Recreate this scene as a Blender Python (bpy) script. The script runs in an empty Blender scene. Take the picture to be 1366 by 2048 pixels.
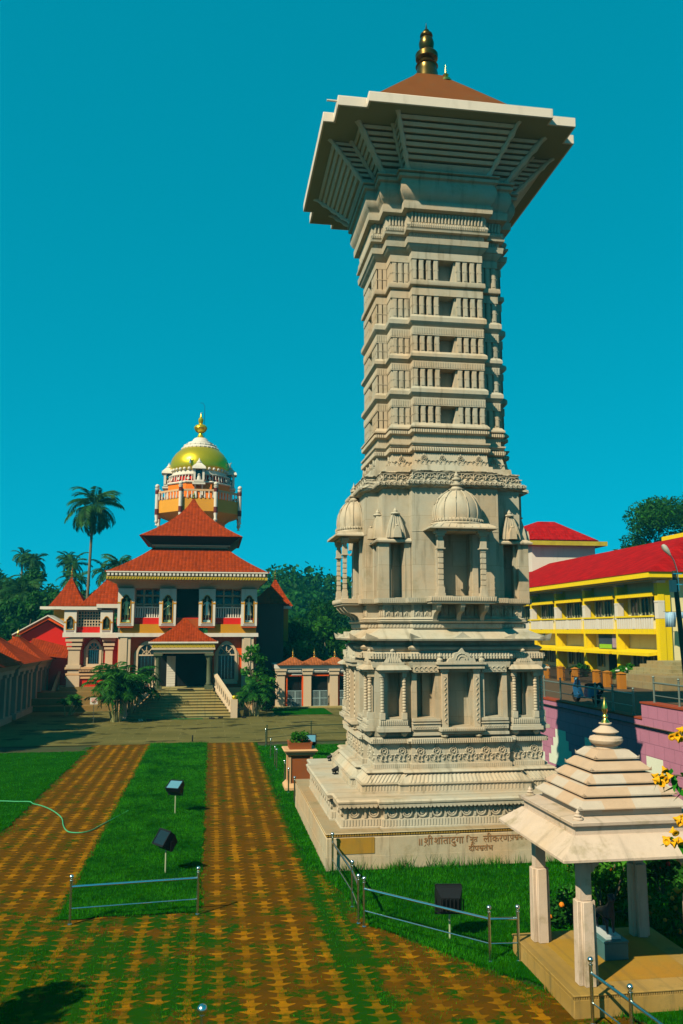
import bpy, math, random
import numpy as np
from math import sin, cos, pi, radians
from mathutils import Vector, Matrix

# ---------------------------------------------------------------- camera, sky, sun
S = bpy.context.scene
COL = S.collection
YAW = radians(-8.67)
cd = bpy.data.cameras.new('camera'); cam = bpy.data.objects.new('camera', cd); COL.objects.link(cam)
cam.location = (0, 0, 5.2); cam.rotation_euler = (radians(90 + 8.03), 0, YAW)
cd.sensor_fit = 'VERTICAL'; cd.sensor_height = 36; cd.lens = 36 * 1680 / 2048
cd.clip_start = .1; cd.clip_end = 3000
S.camera = cam
SUN_EL, SUN_AZ = radians(41), radians(50)          # azimuth of the direction the light travels, from +Y towards +X
wd = bpy.data.worlds.new('World'); S.world = wd; wd.use_nodes = True
nt = wd.node_tree; nt.nodes.clear()
sky = nt.nodes.new('ShaderNodeTexSky'); sky.sky_type = 'NISHITA'; sky.sun_disc = False
sky.sun_elevation = SUN_EL; sky.sun_rotation = SUN_AZ + pi; sky.air_density = 1.0; sky.dust_density = .6; sky.ozone_density = 2.0
hsv = nt.nodes.new('ShaderNodeRGBToBW'); pw = nt.nodes.new('ShaderNodeMath'); pw.operation = 'POWER'; pw.inputs[1].default_value = .33
tint = nt.nodes.new('ShaderNodeVectorMath'); tint.operation = 'SCALE'; tint.inputs[0].default_value = (.0, 1.40, 2.04)
bg = nt.nodes.new('ShaderNodeBackground'); bg.inputs[1].default_value = .1
wo = nt.nodes.new('ShaderNodeOutputWorld'); L = nt.links.new
L(sky.outputs[0], hsv.inputs[0]); L(hsv.outputs[0], pw.inputs[0]); L(pw.outputs[0], tint.inputs['Scale'])
L(tint.outputs[0], bg.inputs[0]); L(bg.outputs[0], wo.inputs[0])
sd = bpy.data.lights.new('sun', 'SUN'); sd.energy = 5; sd.angle = radians(.5); sd.color = (1, .86, .62)
sun = bpy.data.objects.new('sun', sd); COL.objects.link(sun)
sdir = Vector((sin(SUN_AZ) * cos(SUN_EL), cos(SUN_AZ) * cos(SUN_EL), -sin(SUN_EL)))
sun.rotation_euler = sdir.to_track_quat('-Z', 'Y').to_euler(); sun.location = (-30, -30, 40)
S.view_settings.view_transform = 'Standard'; S.view_settings.look = 'None'
S.view_settings.exposure = .8; S.view_settings.gamma = 1
S.cycles.max_bounces = 5; S.cycles.diffuse_bounces = 2; S.cycles.transparent_max_bounces = 4
RNG = random.Random(7)

# ---------------------------------------------------------------- mesh helpers
class MB:
    def __init__(s): s.v = []; s.f = []
    def add(s, vs, fs, T=None):
        n = len(s.v)
        if T is not None: vs = [tuple(T @ Vector(p)) for p in vs]
        s.v += [tuple(p) for p in vs]; s.f += [tuple(i + n for i in f) for f in fs]; return s
    def box(s, x0, x1, y0, y1, z0, z1, T=None):
        return s.add([(x0,y0,z0),(x1,y0,z0),(x1,y1,z0),(x0,y1,z0),(x0,y0,z1),(x1,y0,z1),(x1,y1,z1),(x0,y1,z1)],
                     [(0,3,2,1),(4,5,6,7),(0,1,5,4),(1,2,6,5),(2,3,7,6),(3,0,4,7)], T)
    def cbox(s, x, y, z, w, d, h, T=None): return s.box(x-w/2, x+w/2, y-d/2, y+d/2, z, z+h, T)
    def loft(s, rings, cap=True, T=None, closed=True):
        n = len(rings[0]); vs = [p for r in rings for p in r]; fs = []
        for k in range(len(rings)-1):
            for i in range(n if closed else n-1):
                j = (i+1) % n; fs.append((k*n+i, k*n+j, (k+1)*n+j, (k+1)*n+i))
        if cap: fs.append(tuple(range(n-1,-1,-1))); fs.append(tuple((len(rings)-1)*n+i for i in range(n)))
        return s.add(vs, fs, T)
    def prism(s, poly, z0, z1, T=None): return s.loft([[(x,y,z0) for x,y in poly],[(x,y,z1) for x,y in poly]], True, T)
    def plate(s, poly, y0, y1, T=None):            # polygon in x-z, extruded along y
        return s.loft([[(x,y0,z) for x,z in poly],[(x,y1,z) for x,z in poly]], True, T)
    def lathe(s, prof, n=20, x=0, y=0, z=0, T=None, ph=0):
        return s.loft([[(x+r*cos(2*pi*i/n+ph), y+r*sin(2*pi*i/n+ph), z+h) for i in range(n)] for r, h in prof], True, T)
    def tube(s, pts, r, n=8, T=None):
        pts = [Vector(p) for p in pts]; rs = r if isinstance(r, (list, tuple)) else [r]*len(pts); rings = []
        for i, p in enumerate(pts):
            d = (pts[min(i+1,len(pts)-1)] - pts[max(i-1,0)]).normalized()
            a = d.cross(Vector((0,0,1)) if abs(d.z) < .9 else Vector((1,0,0))).normalized(); b = d.cross(a)
            rings.append([tuple(p + rs[i]*(cos(2*pi*k/n)*a + sin(2*pi*k/n)*b)) for k in range(n)])
        return s.loft(rings, True, T)
    def ball(s, x, y, z, r, n=14, sz=1, T=None):
        m = max(6, n//2); return s.lathe([(max(r*sin(pi*i/m), 1e-4), -r*sz*cos(pi*i/m)) for i in range(m+1)], n, x, y, z, T)
    def pyr(s, x0, x1, y0, y1, z0, ax, ay, z1, hx=0, hy=0):   # hip roof to a ridge of half lengths hx, hy
        return s.add([(x0,y0,z0),(x1,y0,z0),(x1,y1,z0),(x0,y1,z0),(ax-hx,ay-hy,z1),(ax+hx,ay-hy,z1),(ax+hx,ay+hy,z1),(ax-hx,ay+hy,z1)],
                     [(0,3,2,1),(0,1,5,4),(1,2,6,5),(2,3,7,6),(3,0,4,7),(4,5,6,7)])
    def clusters(s, tol=.02):
        par = list(range(len(s.v)))
        def fd(i):
            while par[i] != i: par[i] = par[par[i]]; i = par[i]
            return i
        for f in s.f:
            a = fd(f[0])
            for i in f[1:]: par[fd(i)] = a
        g = {}
        for i in range(len(s.v)): g.setdefault(fd(i), []).append(i)
        gs = [[set(ix), [min(s.v[i][k] for i in ix)-tol for k in range(3)], [max(s.v[i][k] for i in ix)+tol for k in range(3)]] for ix in g.values()]
        done = False
        while not done:
            done = True; out = []
            for q in gs:
                for w in out:
                    if all(q[1][k] < w[2][k] and w[1][k] < q[2][k] for k in range(3)):
                        w[0] |= q[0]; w[1] = [min(a, b) for a, b in zip(w[1], q[1])]; w[2] = [max(a, b) for a, b in zip(w[2], q[2])]; done = False; break
                else: out.append(q)
            gs = out
        res = []
        for ix, lo, hi in gs:
            m = MB(); mp = {i: k for k, i in enumerate(sorted(ix))}; m.v = [s.v[i] for i in sorted(ix)]; m.f = [tuple(mp[i] for i in f) for f in s.f if f[0] in ix]; res.append(m)
        return res
    def build(s, name, mat, parent=None, loc=None, smooth=True, bevel=0, rz=0, split=False, tol=.02):
        if split: return [m.build(name, mat, parent, loc, smooth, bevel, rz) for m in s.clusters(tol)][0]
        me = bpy.data.meshes.new(name); me.from_pydata(s.v, [], s.f); me.validate()
        import bmesh
        bm = bmesh.new(); bm.from_mesh(me); bmesh.ops.recalc_face_normals(bm, faces=bm.faces); bm.to_mesh(me); bm.free()
        return mkobj(name, me, mat, parent, loc, smooth, bevel, rz)
def mkobj(name, me, mat, parent=None, loc=None, smooth=True, bevel=0, rz=0):
    for m in (mat if isinstance(mat, (list, tuple)) else [mat]): me.materials.append(m)
    if smooth and len(me.polygons):
        me.polygons.foreach_set('use_smooth', [True]*len(me.polygons)); me.set_sharp_from_angle(angle=radians(32))
    o = bpy.data.objects.new(name, me); COL.objects.link(o)
    if parent: o.parent = parent
    if loc: o.location = loc
    o.rotation_euler = (0,0,rz)
    if bevel:
        b = o.modifiers.new('bevel', 'BEVEL'); b.width = bevel; b.segments = 1; b.limit_method = 'ANGLE'; b.angle_limit = radians(50)
    return o
def tag(o, label=None, cat=None, group=None, kind=None):
    if label: o['label'] = label
    if cat: o['category'] = cat
    if group: o['group'] = group
    if kind: o['kind'] = kind
    return o
def thing(name, label, cat, loc=(0,0,0), rz=0, group=None):
    o = bpy.data.objects.new(name, None); COL.objects.link(o); o.location = loc; o.rotation_euler = (0,0,rz)
    o.empty_display_size = .3
    return tag(o, label, cat, group)
def copy_tree(o, loc=None, rz=None, label=None, parent=None, scale=None):
    c = o.copy(); COL.objects.link(c)
    if parent: c.parent = parent
    if loc is not None: c.location = loc
    if rz is not None: c.rotation_euler = (0,0,rz)
    if scale is not None: c.scale = (scale,)*3 if not isinstance(scale, tuple) else scale
    if label: c['label'] = label
    for ch in list(o.children): copy_tree(ch, parent=c)
    return c
def quadmesh(name, V, nper=4):                 # V: (n, nper, 3) array of loose faces
    me = bpy.data.meshes.new(name); n = V.shape[0]
    me.vertices.add(n*nper); me.vertices.foreach_set('co', V.astype(np.float32).ravel())
    me.loops.add(n*nper); me.loops.foreach_set('vertex_index', np.arange(n*nper, dtype=np.int32))
    me.polygons.add(n); me.polygons.foreach_set('loop_start', np.arange(0, n*nper, nper, dtype=np.int32))
    me.update(calc_edges=True); return me
def RZ(a): return Matrix.Rotation(a, 4, 'Z')
def TR(x, y, z): return Matrix.Translation((x, y, z))

# ---------------------------------------------------------------- materials
class NT:
    def __init__(s, name):
        s.m = bpy.data.materials.new(name); s.m.use_nodes = True; s.t = s.m.node_tree
        s.b = s.t.nodes['Principled BSDF']; s.tc = s.n('ShaderNodeTexCoord')
    def n(s, t, **k):
        x = s.t.nodes.new(t)
        for a, b in k.items(): setattr(x, a, b)
        return x
    def l(s, a, b): s.t.links.new(a, b)
    def math(s, op, a, b=None, c=None, clamp=False):
        x = s.n('ShaderNodeMath', operation=op, use_clamp=clamp)
        for i, q in enumerate((a, b, c)):
            if q is None: continue
            if isinstance(q, (int, float)): x.inputs[i].default_value = q
            else: s.l(q, x.inputs[i])
        return x.outputs[0]
    def noise(s, scale, detail=4, rough=.6, vec=None):
        x = s.n('ShaderNodeTexNoise'); x.inputs['Scale'].default_value = scale; x.inputs['Detail'].default_value = detail; x.inputs['Roughness'].default_value = rough
        s.l(vec or s.tc.outputs['Object'], x.inputs['Vector']); return x.outputs['Fac']
    def ramp(s, fac, a, b):
        x = s.n('ShaderNodeMapRange'); x.inputs[1].default_value = a; x.inputs[2].default_value = b; x.interpolation_type = 'SMOOTHSTEP'
        s.l(fac, x.inputs[0]); return x.outputs[0]
    def mix(s, fac, a, b, mode='MIX'):
        x = s.n('ShaderNodeMix', data_type='RGBA', blend_type=mode)
        for i, q in ((0, fac), (6, a), (7, b)):
            if isinstance(q, (int, float)): x.inputs[i].default_value = q
            elif isinstance(q, tuple): x.inputs[i].default_value = q[:3] + (1,)
            else: s.l(q, x.inputs[i])
        return x.outputs[2]
    def sep(s, v=None):
        x = s.n('ShaderNodeSeparateXYZ'); s.l(v or s.tc.outputs['Object'], x.inputs[0]); return x.outputs
    def comb(s, a, b, c=0):
        x = s.n('ShaderNodeCombineXYZ')
        for i, q in enumerate((a, b, c)):
            if isinstance(q, (int, float)): x.inputs[i].default_value = q
            else: s.l(q, x.inputs[i])
        return x.outputs[0]
    def bump(s, h, strength=.5, dist=.02):
        x = s.n('ShaderNodeBump'); x.inputs['Strength'].default_value = strength; x.inputs['Distance'].default_value = dist
        s.l(h, x.inputs['Height']); s.l(x.outputs[0], s.b.inputs['Normal'])
    def scl(s, c, k=.70):
        if isinstance(c, tuple): return tuple(q*k for q in c[:3])
        x = s.n('ShaderNodeVectorMath', operation='SCALE'); s.l(c, x.inputs[0]); x.inputs['Scale'].default_value = k; return x.outputs[0]
    def col(s, c, k=.70):
        c = s.scl(c, k)
        if isinstance(c, tuple): s.b.inputs['Base Color'].default_value = c[:3] + (1,)
        else: s.l(c, s.b.inputs['Base Color'])
        return s
    def rough(s, r, metal=0, spec=.5):
        s.b.inputs['Roughness'].default_value = r; s.b.inputs['Metallic'].default_value = metal; s.b.inputs['Specular IOR Level'].default_value = spec; return s
    def face_uv(s):                            # along-the-wall coordinate whichever way the wall faces, and height
        p = s.sep(); nn = s.sep(s.tc.outputs['Normal'])
        side = s.math('GREATER_THAN', s.math('ABSOLUTE', nn[0]), s.math('ABSOLUTE', nn[1]))
        u = s.math('ADD', s.math('MULTIPLY', p[1], side), s.math('MULTIPLY', p[0], s.math('SUBTRACT', 1, side)))
        return u, p[2], nn
_mats = {}
def paint(name, c, rough=.7, var=.12, nscale=1.3, metal=0, bump=.15, grime=0, gcol=(.10,.09,.04), spec=.12):
    if name in _mats: return _mats[name]
    k = NT(name); n1 = k.noise(nscale, 6, .65); n2 = k.noise(nscale*14, 3)
    f = k.math('MULTIPLY_ADD', n1, 2*var, 1-var)
    cc = k.mix(1.0, c, k.comb(f, f, f), 'MULTIPLY')
    if grime:
        p = k.sep(); st = k.n('ShaderNodeTexNoise'); st.inputs['Scale'].default_value = 2.2; st.inputs['Detail'].default_value = 6
        k.l(k.comb(k.math('MULTIPLY', p[0], 1.6), k.math('MULTIPLY', p[1], 1.6), k.math('MULTIPLY', p[2], .35)), st.inputs['Vector'])
        cc = k.mix(k.math('MULTIPLY', k.ramp(st.outputs['Fac'], .5, .78), grime), cc, gcol)
    k.col(cc, 1.0 if metal > .3 else .70).rough(rough, metal, spec)
    if bump: k.bump(n2, bump, .01)
    _mats[name] = k.m; return k.m
def stone(name, c, warm=None, joints=0, carve=0, carve_scale=14, grime=.45, algae=.35):
    k = NT(name); big = k.noise(.55, 5, .6); med = k.noise(3.2, 6, .7); fine = k.noise(60, 3)
    c2 = warm or (c[0]*1.12, c[1]*.93, c[2]*.8)
    cc = k.mix(k.ramp(big, .38, .66), c, c2)
    f = k.math('MULTIPLY_ADD', med, .34, .83); cc = k.mix(1.0, cc, k.comb(f, f, f), 'MULTIPLY')
    cc = k.mix(k.math('MULTIPLY', k.ramp(k.noise(1.7, 7, .72), .52, .72), algae), cc, (.19, .165, .055))
    u, z, nn = k.face_uv(); h = k.math('ADD', k.math('MULTIPLY', fine, .15), k.math('MULTIPLY', med, .3))
    st = k.n('ShaderNodeTexNoise'); st.inputs['Scale'].default_value = 3; st.inputs['Detail'].default_value = 5
    k.l(k.comb(k.math('MULTIPLY', u, 2.2), k.math('MULTIPLY', z, .3)), st.inputs['Vector'])
    cc = k.mix(k.math('MULTIPLY', k.ramp(st.outputs['Fac'], .52, .75), grime), cc, (.09, .085, .05))
    if joints:
        br = k.n('ShaderNodeTexBrick'); br.inputs['Scale'].default_value = 1; br.inputs['Mortar Size'].default_value = .005
        br.inputs['Brick Width'].default_value = joints*1.7; br.inputs['Row Height'].default_value = joints; br.inputs['Mortar Smooth'].default_value = .1
        br.inputs['Color1'].default_value = (1,1,1,1); br.inputs['Color2'].default_value = (.82,.80,.76,1); br.inputs['Mortar'].default_value = (.6,.55,.45,1)
        k.l(k.comb(u, z), br.inputs['Vector']); cc = k.mix(.75, cc, br.outputs['Color'], 'MULTIPLY')
    if carve:
        vo = k.n('ShaderNodeTexVoronoi', feature='SMOOTH_F1'); vo.inputs['Scale'].default_value = carve_scale
        k.l(k.comb(u, z), vo.inputs['Vector'])
        wv = k.n('ShaderNodeTexWave', wave_type='RINGS', rings_direction='SPHERICAL'); wv.inputs['Scale'].default_value = carve_scale*.22; wv.inputs['Distortion'].default_value = 7; wv.inputs['Detail'].default_value = 1
        k.l(k.comb(u, z), wv.inputs['Vector'])
        rel = k.math('MULTIPLY', wv.outputs['Fac'], vo.outputs['Distance'])
        h = k.math('ADD', h, k.math('MULTIPLY', rel, carve*3))
        cc = k.mix(k.math('MULTIPLY', k.ramp(rel, .22, .04), .35), cc, (.16,.13,.07))
    k.col(cc).rough(.9, 0, .08); k.bump(h, .75, .03); return k.m
def tiles(name, c, row=.28, colw=.22, sc=1.0):
    k = NT(name); u, z, nn = k.face_uv()
    zr = k.math('DIVIDE', z, row); cr = k.math('DIVIDE', u, colw)
    fr = k.math('FRACT', zr); fc = k.math('FRACT', cr)
    rnd = k.n('ShaderNodeTexWhiteNoise', noise_dimensions='2D'); k.l(k.comb(k.math('FLOOR', zr), k.math('FLOOR', cr)), rnd.inputs['Vector'])
    v = k.math('MULTIPLY_ADD', rnd.outputs['Value'], .4, .8); cc = k.mix(1.0, c, k.comb(v, v, v), 'MULTIPLY')
    cc = k.mix(k.math('MULTIPLY', k.ramp(k.noise(.9, 6, .7), .45, .75), .35), cc, (c[0]*.4, c[1]*.5, c[2]*.6))
    gap = k.math('MAXIMUM', k.ramp(fr, .12, .0), k.math('MULTIPLY', k.ramp(fc, .1, 0), .6))
    cc = k.mix(k.math('MULTIPLY', gap, .6), cc, (c[0]*.22, c[1]*.2, c[2]*.2))
    hc = k.math('ABSOLUTE', k.math('SUBTRACT', fc, .5))
    h = k.math('ADD', k.math('MULTIPLY', k.math('SUBTRACT', 1, fr), .9), k.math('MULTIPLY', k.math('SUBTRACT', .5, hc), .8))
    k.col(cc).rough(.9, 0, .04); k.bump(h, .8, .06*sc); return k.m
def leafmat(name, c1, c2, trans=.35, scale=.8, rough=.55):
    k = NT(name); n = k.noise(scale, 4); g = k.n('ShaderNodeNewGeometry')
    cc = k.mix(k.ramp(n, .35, .65), c1, c2)
    f = k.math('MULTIPLY_ADD', g.outputs['Random Per Island'], .9, .55); cc = k.mix(1.0, cc, k.comb(f, f, f), 'MULTIPLY')
    cc = k.scl(cc); k.col(cc, 1).rough(rough, 0, .06)
    tr = k.n('ShaderNodeBsdfTranslucent'); k.l(cc, tr.inputs[0]); mx = k.n('ShaderNodeMixShader'); mx.inputs[0].default_value = trans
    k.l(k.b.outputs[0], mx.inputs[1]); k.l(tr.outputs[0], mx.inputs[2]); k.l(mx.outputs[0], k.t.nodes['Material Output'].inputs[0]); return k.m

ST = (.465, .44, .345)
m_stone = stone('carved_sandstone', ST)
m_stonew = stone('sandstone_wall', ST, joints=.62)
m_stonec = stone('relief_sandstone', ST, carve=1.0, carve_scale=16)
m_stonep = stone('plinth_sandstone', (.48,.42,.29), joints=.8, algae=.45)
m_louv = stone('pale_louvre_stone', (.60,.60,.50), algae=.1, grime=.15)
m_ochre = stone('ochre_stone_slab', (.34,.21,.03), algae=.4)
m_pave = stone('pavilion_sandstone', (.58,.46,.36), warm=(.56,.42,.29), algae=.55)
m_steel = paint('polished_steel', (.55,.62,.60), .22, .05, 3, metal=1, bump=.05)
m_dark = paint('dark_iron', (.012,.014,.016), .45, .1)
m_brass = paint('brass', (.62,.45,.10), .25, .15, 4, metal=1, bump=.05)
m_copper = paint('copper_roof', (.17,.052,.006), .7, .2, 2, grime=.3)
m_white = paint('white_plaster', (.66,.62,.53), .75, .06, 1, grime=.18)
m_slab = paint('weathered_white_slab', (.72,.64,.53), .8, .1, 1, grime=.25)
m_slabu = paint('slab_soffit_shade', (.27,.29,.19), .85, .1, 1)
m_cream = paint('cream_plaster', (.58,.45,.30), .75, .07, 1, grime=.15)
m_peach = paint('peach_plaster', (.60,.37,.19), .75, .07, 1, grime=.15)
m_red = paint('red_plaster', (.62,.012,.004), .7, .1, 1)
m_orange = paint('orange_plaster', (.72,.085,.004), .7, .1, 1)
m_ochrep = paint('mustard_plaster', (.52,.24,.008), .7, .1, 1)
m_yel = paint('yellow_plaster', (.80,.58,.004), .7, .06, .8, grime=.12)
m_gold = paint('gold_paint', (.60,.44,.02), .3, .1, 2, metal=.75, bump=.08)
m_gilt = paint('gilded_paint', (.50,.36,.03), .5, .2, 5)
m_glass = paint('dark_window', (.012,.018,.02), .15, .1, bump=0, spec=.6)
m_black = paint('painted_interior_dark', (.006,.007,.007), .9, .1, bump=0)  # near-black colour stands in for the darkness inside openings and gaps
m_tile = tiles('clay_tile_roof', (.29,.036,.004), .16, .24)
m_tile2 = tiles('clay_tile_porch_roof', (.29,.036,.004), .10, .16)
m_rtile = tiles('red_painted_tile_roof', (.36,.003,.003), .2, .35)

# ---------------------------------------------------------------- ground, lawns, paths
def sheet(name, poly, z, mat, kind='structure', label=None):
    b = MB(); n = len(poly); cx = sum(p[0] for p in poly)/n; cy = sum(p[1] for p in poly)/n
    b.add([(x-cx, y-cy, 0) for x, y in poly], [tuple(range(n))]); o = b.build(name, mat, loc=(cx, cy, z), smooth=False)
    return tag(o, label, kind=kind)
def world_pos(k):
    g = k.n('ShaderNodeNewGeometry'); return g.outputs['Position']
k = NT('earth'); wp = world_pos(k)
k.col(k.mix(k.ramp(k.noise(.3, 6, .7, wp), .4, .65), (.05,.045,.015), (.03,.06,.01))).rough(.95, 0, .2); m_earth = k.m
k = NT('lawn_soil'); wp = world_pos(k)
k.col(k.mix(k.ramp(k.noise(2.2, 6, .7, wp), .35, .65), (.004,.062,.001), (.010,.090,.001))).rough(.95, 0, .0); k.bump(k.noise(30, 4, .7, wp), .8, .03); m_lawn = k.m
# interlocking pavers: rows of tan dumb-bell blocks between brown rows, moss in the joints
k = NT('interlocking_pavers'); wp = world_pos(k); p = k.sep(wp)
wob = k.math('MULTIPLY', k.math('SUBTRACT', k.noise(1.2, 3, .5, wp), .5), .10)
u = k.math('DIVIDE', k.math('ADD', p[0], wob), .435); w = k.math('DIVIDE', p[1], .235)
fu = k.math('SUBTRACT', k.math('FRACT', u), .5); fw = k.math('FRACT', k.math('ADD', w, k.math('MULTIPLY', k.math('FLOOR', u), .37)))
prof = k.math('ADD', .21, k.math('MULTIPLY', k.math('COSINE', k.math('MULTIPLY', fw, 2*pi)), .15))
curv = k.math('ADD', fw, k.math('MULTIPLY', k.math('ABSOLUTE', fu), .5)); fw2 = k.math('FRACT', curv)
fw2 = k.math('FRACT', k.math('ADD', fw, k.math('MULTIPLY', k.math('POWER', k.math('ABSOLUTE', fu), 1.5), -.75)))
g_ = k.math('DIVIDE', k.math('SUBTRACT', fw2, .32), .14); prof = k.math('ADD', .12, k.math('MULTIPLY', k.math('EXPONENT', k.math('MULTIPLY', k.math('MULTIPLY', g_, g_), -1)), .28))
ed = k.noise(9, 3, .6, wp); aa = k.math('ADD', k.math('ABSOLUTE', fu), k.math('MULTIPLY', k.math('SUBTRACT', ed, .5), .16))
tan = k.math('SUBTRACT', 1, k.ramp(k.math('SUBTRACT', aa, prof), -.02, .02))
joint = k.math('MAXIMUM', k.ramp(k.math('ABSOLUTE', k.math('SUBTRACT', fw2, .5)), .44, .5), k.math('MULTIPLY', k.ramp(k.math('ABSOLUTE', k.math('SUBTRACT', fw2, .12)), .05, .0), .7))
wn = k.n('ShaderNodeTexWhiteNoise', noise_dimensions='2D'); k.l(k.comb(k.math('FLOOR', u), k.math('FLOOR', k.math('ADD', w, .5))), wn.inputs['Vector'])
v = k.math('MULTIPLY_ADD', wn.outputs['Value'], .65, .62)
tc_ = k.mix(k.ramp(k.noise(3, 5, .7, wp), .35, .7), (.30,.125,.002), (.20,.098,.003)); tc_ = k.mix(1.0, tc_, k.comb(v, v, v), 'MULTIPLY')
bc_ = k.mix(k.ramp(k.noise(2, 5, .7, wp), .35, .7), (.110,.047,.002), (.066,.038,.002))
wn2 = k.n('ShaderNodeTexWhiteNoise', noise_dimensions='2D'); k.l(k.comb(k.math('FLOOR', k.math('ADD', u, 7.3)), k.math('FLOOR', k.math('ADD', w, k.math('MULTIPLY', k.math('FLOOR', u), .37)))), wn2.inputs['Vector'])
gone = k.ramp(k.math('ADD', wn2.outputs['Value'], k.math('MULTIPLY', k.noise(1.3, 4, .7, wp), .9)), 1.12, 1.22); tan = k.math('MULTIPLY', tan, k.math('SUBTRACT', 1, k.math('MULTIPLY', gone, .8)))
tan = k.math('MULTIPLY', tan, k.math('SUBTRACT', 1, k.math('MULTIPLY', joint, .8)))
cc = k.mix(tan, bc_, tc_)
mossy = k.ramp(p[1], 19.5, 14.5); inner = k.math('MULTIPLY', k.ramp(p[0], -5.5, -3.4), k.ramp(p[0], .8, -.4))
mm = k.math('ADD', k.math('MULTIPLY', k.noise(1.6, 7, .75, wp), .72), k.math('MULTIPLY', k.noise(11, 5, .8, wp), .28)); thr = k.math('ADD', mm, k.math('MULTIPLY', k.math('MULTIPLY', mossy, k.math('ADD', inner, .35)), .085))
edge = k.math('MAXIMUM', k.ramp(k.math('ABSOLUTE', k.math('SUBTRACT', p[0], 2.3)), .55, .0), 0)
thr = k.math('ADD', thr, k.math('MULTIPLY', edge, .16))
cc = k.mix(k.math('MULTIPLY', k.ramp(thr, .53, .60), k.math('SUBTRACT', 1, k.math('MULTIPLY', tan, .6))), cc, (.010,.060,.001))
cc = k.mix(k.math('MULTIPLY', k.ramp(thr, .62, .7), .55), cc, (.010,.060,.001))
k.col(cc).rough(.9, 0, .02)
k.bump(k.math('ADD', k.math('MULTIPLY', tan, .5), k.math('ADD', k.math('MULTIPLY', joint, -.5), k.math('MULTIPLY', k.noise(60, 3, .6, wp), .2))), .5, .03); m_paver = k.m
k = NT('courtyard_slabs'); wp = world_pos(k)
br = k.n('ShaderNodeTexBrick'); br.inputs['Scale'].default_value = 1; br.inputs['Mortar Size'].default_value = .012; br.inputs['Brick Width'].default_value = 1.5; br.inputs['Row Height'].default_value = .9
br.inputs['Color1'].default_value = (.115,.105,.030,1); br.inputs['Color2'].default_value = (.155,.135,.042,1); br.inputs['Mortar'].default_value = (.21,.18,.07,1); k.l(wp, br.inputs['Vector'])
sp = k.n('ShaderNodeMapping'); sp.inputs['Scale'].default_value = (.55, 1, 1); k.l(wp, sp.inputs[0])
cc = k.mix(k.math('MULTIPLY', k.ramp(k.noise(.9, 5, .6, sp.outputs[0]), .56, .62), .9), br.outputs['Color'], (.014,.016,.004))
cc = k.mix(k.math('MULTIPLY', k.ramp(k.noise(.3, 5, .6, wp), .4, .7), .5), cc, (.085,.080,.02))
k.col(cc).rough(.85, 0, .05); k.bump(k.noise(20, 4, .6, wp), .3, .01); m_court = k.m
m_asph = paint('road_surface', (.10,.065,.035), .9, .3, .6, bump=.4)

sheet('ground', [(-700,-60),(700,-60),(700,1400),(-700,1400)], -.03, m_earth)
sheet('paver_path', [(-9.5,2),(6.2,2),(6.2,10.8),(4.6,13.0),(2.9,15.6),(2.55,18.6),(2.2,20),(2.2,40.8),(-.15,40.8),(-.15,16.75),(-2.55,16.75),(-2.65,40.8),(-5.3,40.8),(-5.3,15),(-9.5,15)], 0.0, m_paver)
sheet('courtyard', [(-40,40.8),(13,40.8),(13,70),(-40,70)], .004, m_court)
LAWNS = {'left_lawn': [(-24,15),(-5.3,15),(-5.3,38.7),(-24,38.7)], 'centre_lawn': [(-2.65,16.75),(-.15,16.75),(-.15,40.9),(-2.65,40.9)],
         'tower_lawn': [(2.2,20),(2.55,18.6),(2.9,15.6),(4.6,13.0),(6.2,10.8),(6.2,2),(12.95,2),(12.95,39.4),(2.2,39.4)]}
def ragged(pl, amp=.07, inset=0):
    out = []; q_ = random.Random(5)
    for (x0, y0), (x1, y1) in zip(pl, pl[1:]+pl[:1]):
        n = max(1, int(math.hypot(x1-x0, y1-y0)/.22))
        for i in range(n): t = i/n; out.append((x0+(x1-x0)*t+q_.gauss(0, amp)*.7, y0+(y1-y0)*t+q_.gauss(0, amp)*.7))
    return out
for n_, pl in LAWNS.items(): sheet(n_, ragged(pl), .02, m_lawn)
sheet('side_lawn', [(4,53.3),(7.6,53.3),(7.6,57.8),(4,57.8)], .014, m_lawn)
sheet('upper_road', [(12.9,2),(90,2),(90,110),(12.9,110)], 2.35, m_asph)

# grass: every blade a triangle
rs = np.random.RandomState(3)
def inpoly(x, y, poly):
    c = np.zeros(len(x), bool); j = len(poly)-1
    for i in range(len(poly)):
        xi, yi = poly[i]; xj, yj = poly[j]
        m = ((yi > y) != (yj > y)); c ^= m & (x < (xj-xi)*(y-yi)/((yj-yi) or 1e-9)+xi); j = i
    return c
def scatter(poly, dens_fn, n_try):
    xs = [p[0] for p in poly]; ys = [p[1] for p in poly]
    x = rs.uniform(min(xs), max(xs), n_try); y = rs.uniform(min(ys), max(ys), n_try)
    m = inpoly(x, y, poly) & (rs.rand(n_try) < dens_fn(x, y)); return x[m], y[m]
def smooth_noise(x, y, s):
    v = 0
    for i in range(4):
        a = 1.7*i+.3; v = v + np.sin(x*s*(1+.37*i)+a*3.1+1.3*np.sin(y*s*.8+a))*np.cos(y*s*(1.2-.13*i)+a*1.7+1.1*np.sin(x*s*.7))
    return v/4
def blades(x, y, h, wdt, z0=0.0):
    n = len(x); th = rs.rand(n)*2*pi; ln = rs.normal(0, .45, n)*h; lt = rs.rand(n)*2*pi; V = np.zeros((n, 3, 3))
    dx, dy = np.cos(th)*wdt/2, np.sin(th)*wdt/2
    V[:,0] = np.c_[x-dx, y-dy, np.full(n, z0)]; V[:,1] = np.c_[x+dx, y+dy, np.full(n, z0)]
    V[:,2] = np.c_[x+np.cos(lt)*ln, y+np.sin(lt)*ln, z0+h]; return V
k = NT('grass_blades'); wp = world_pos(k); g_ = k.n('ShaderNodeNewGeometry')
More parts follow.
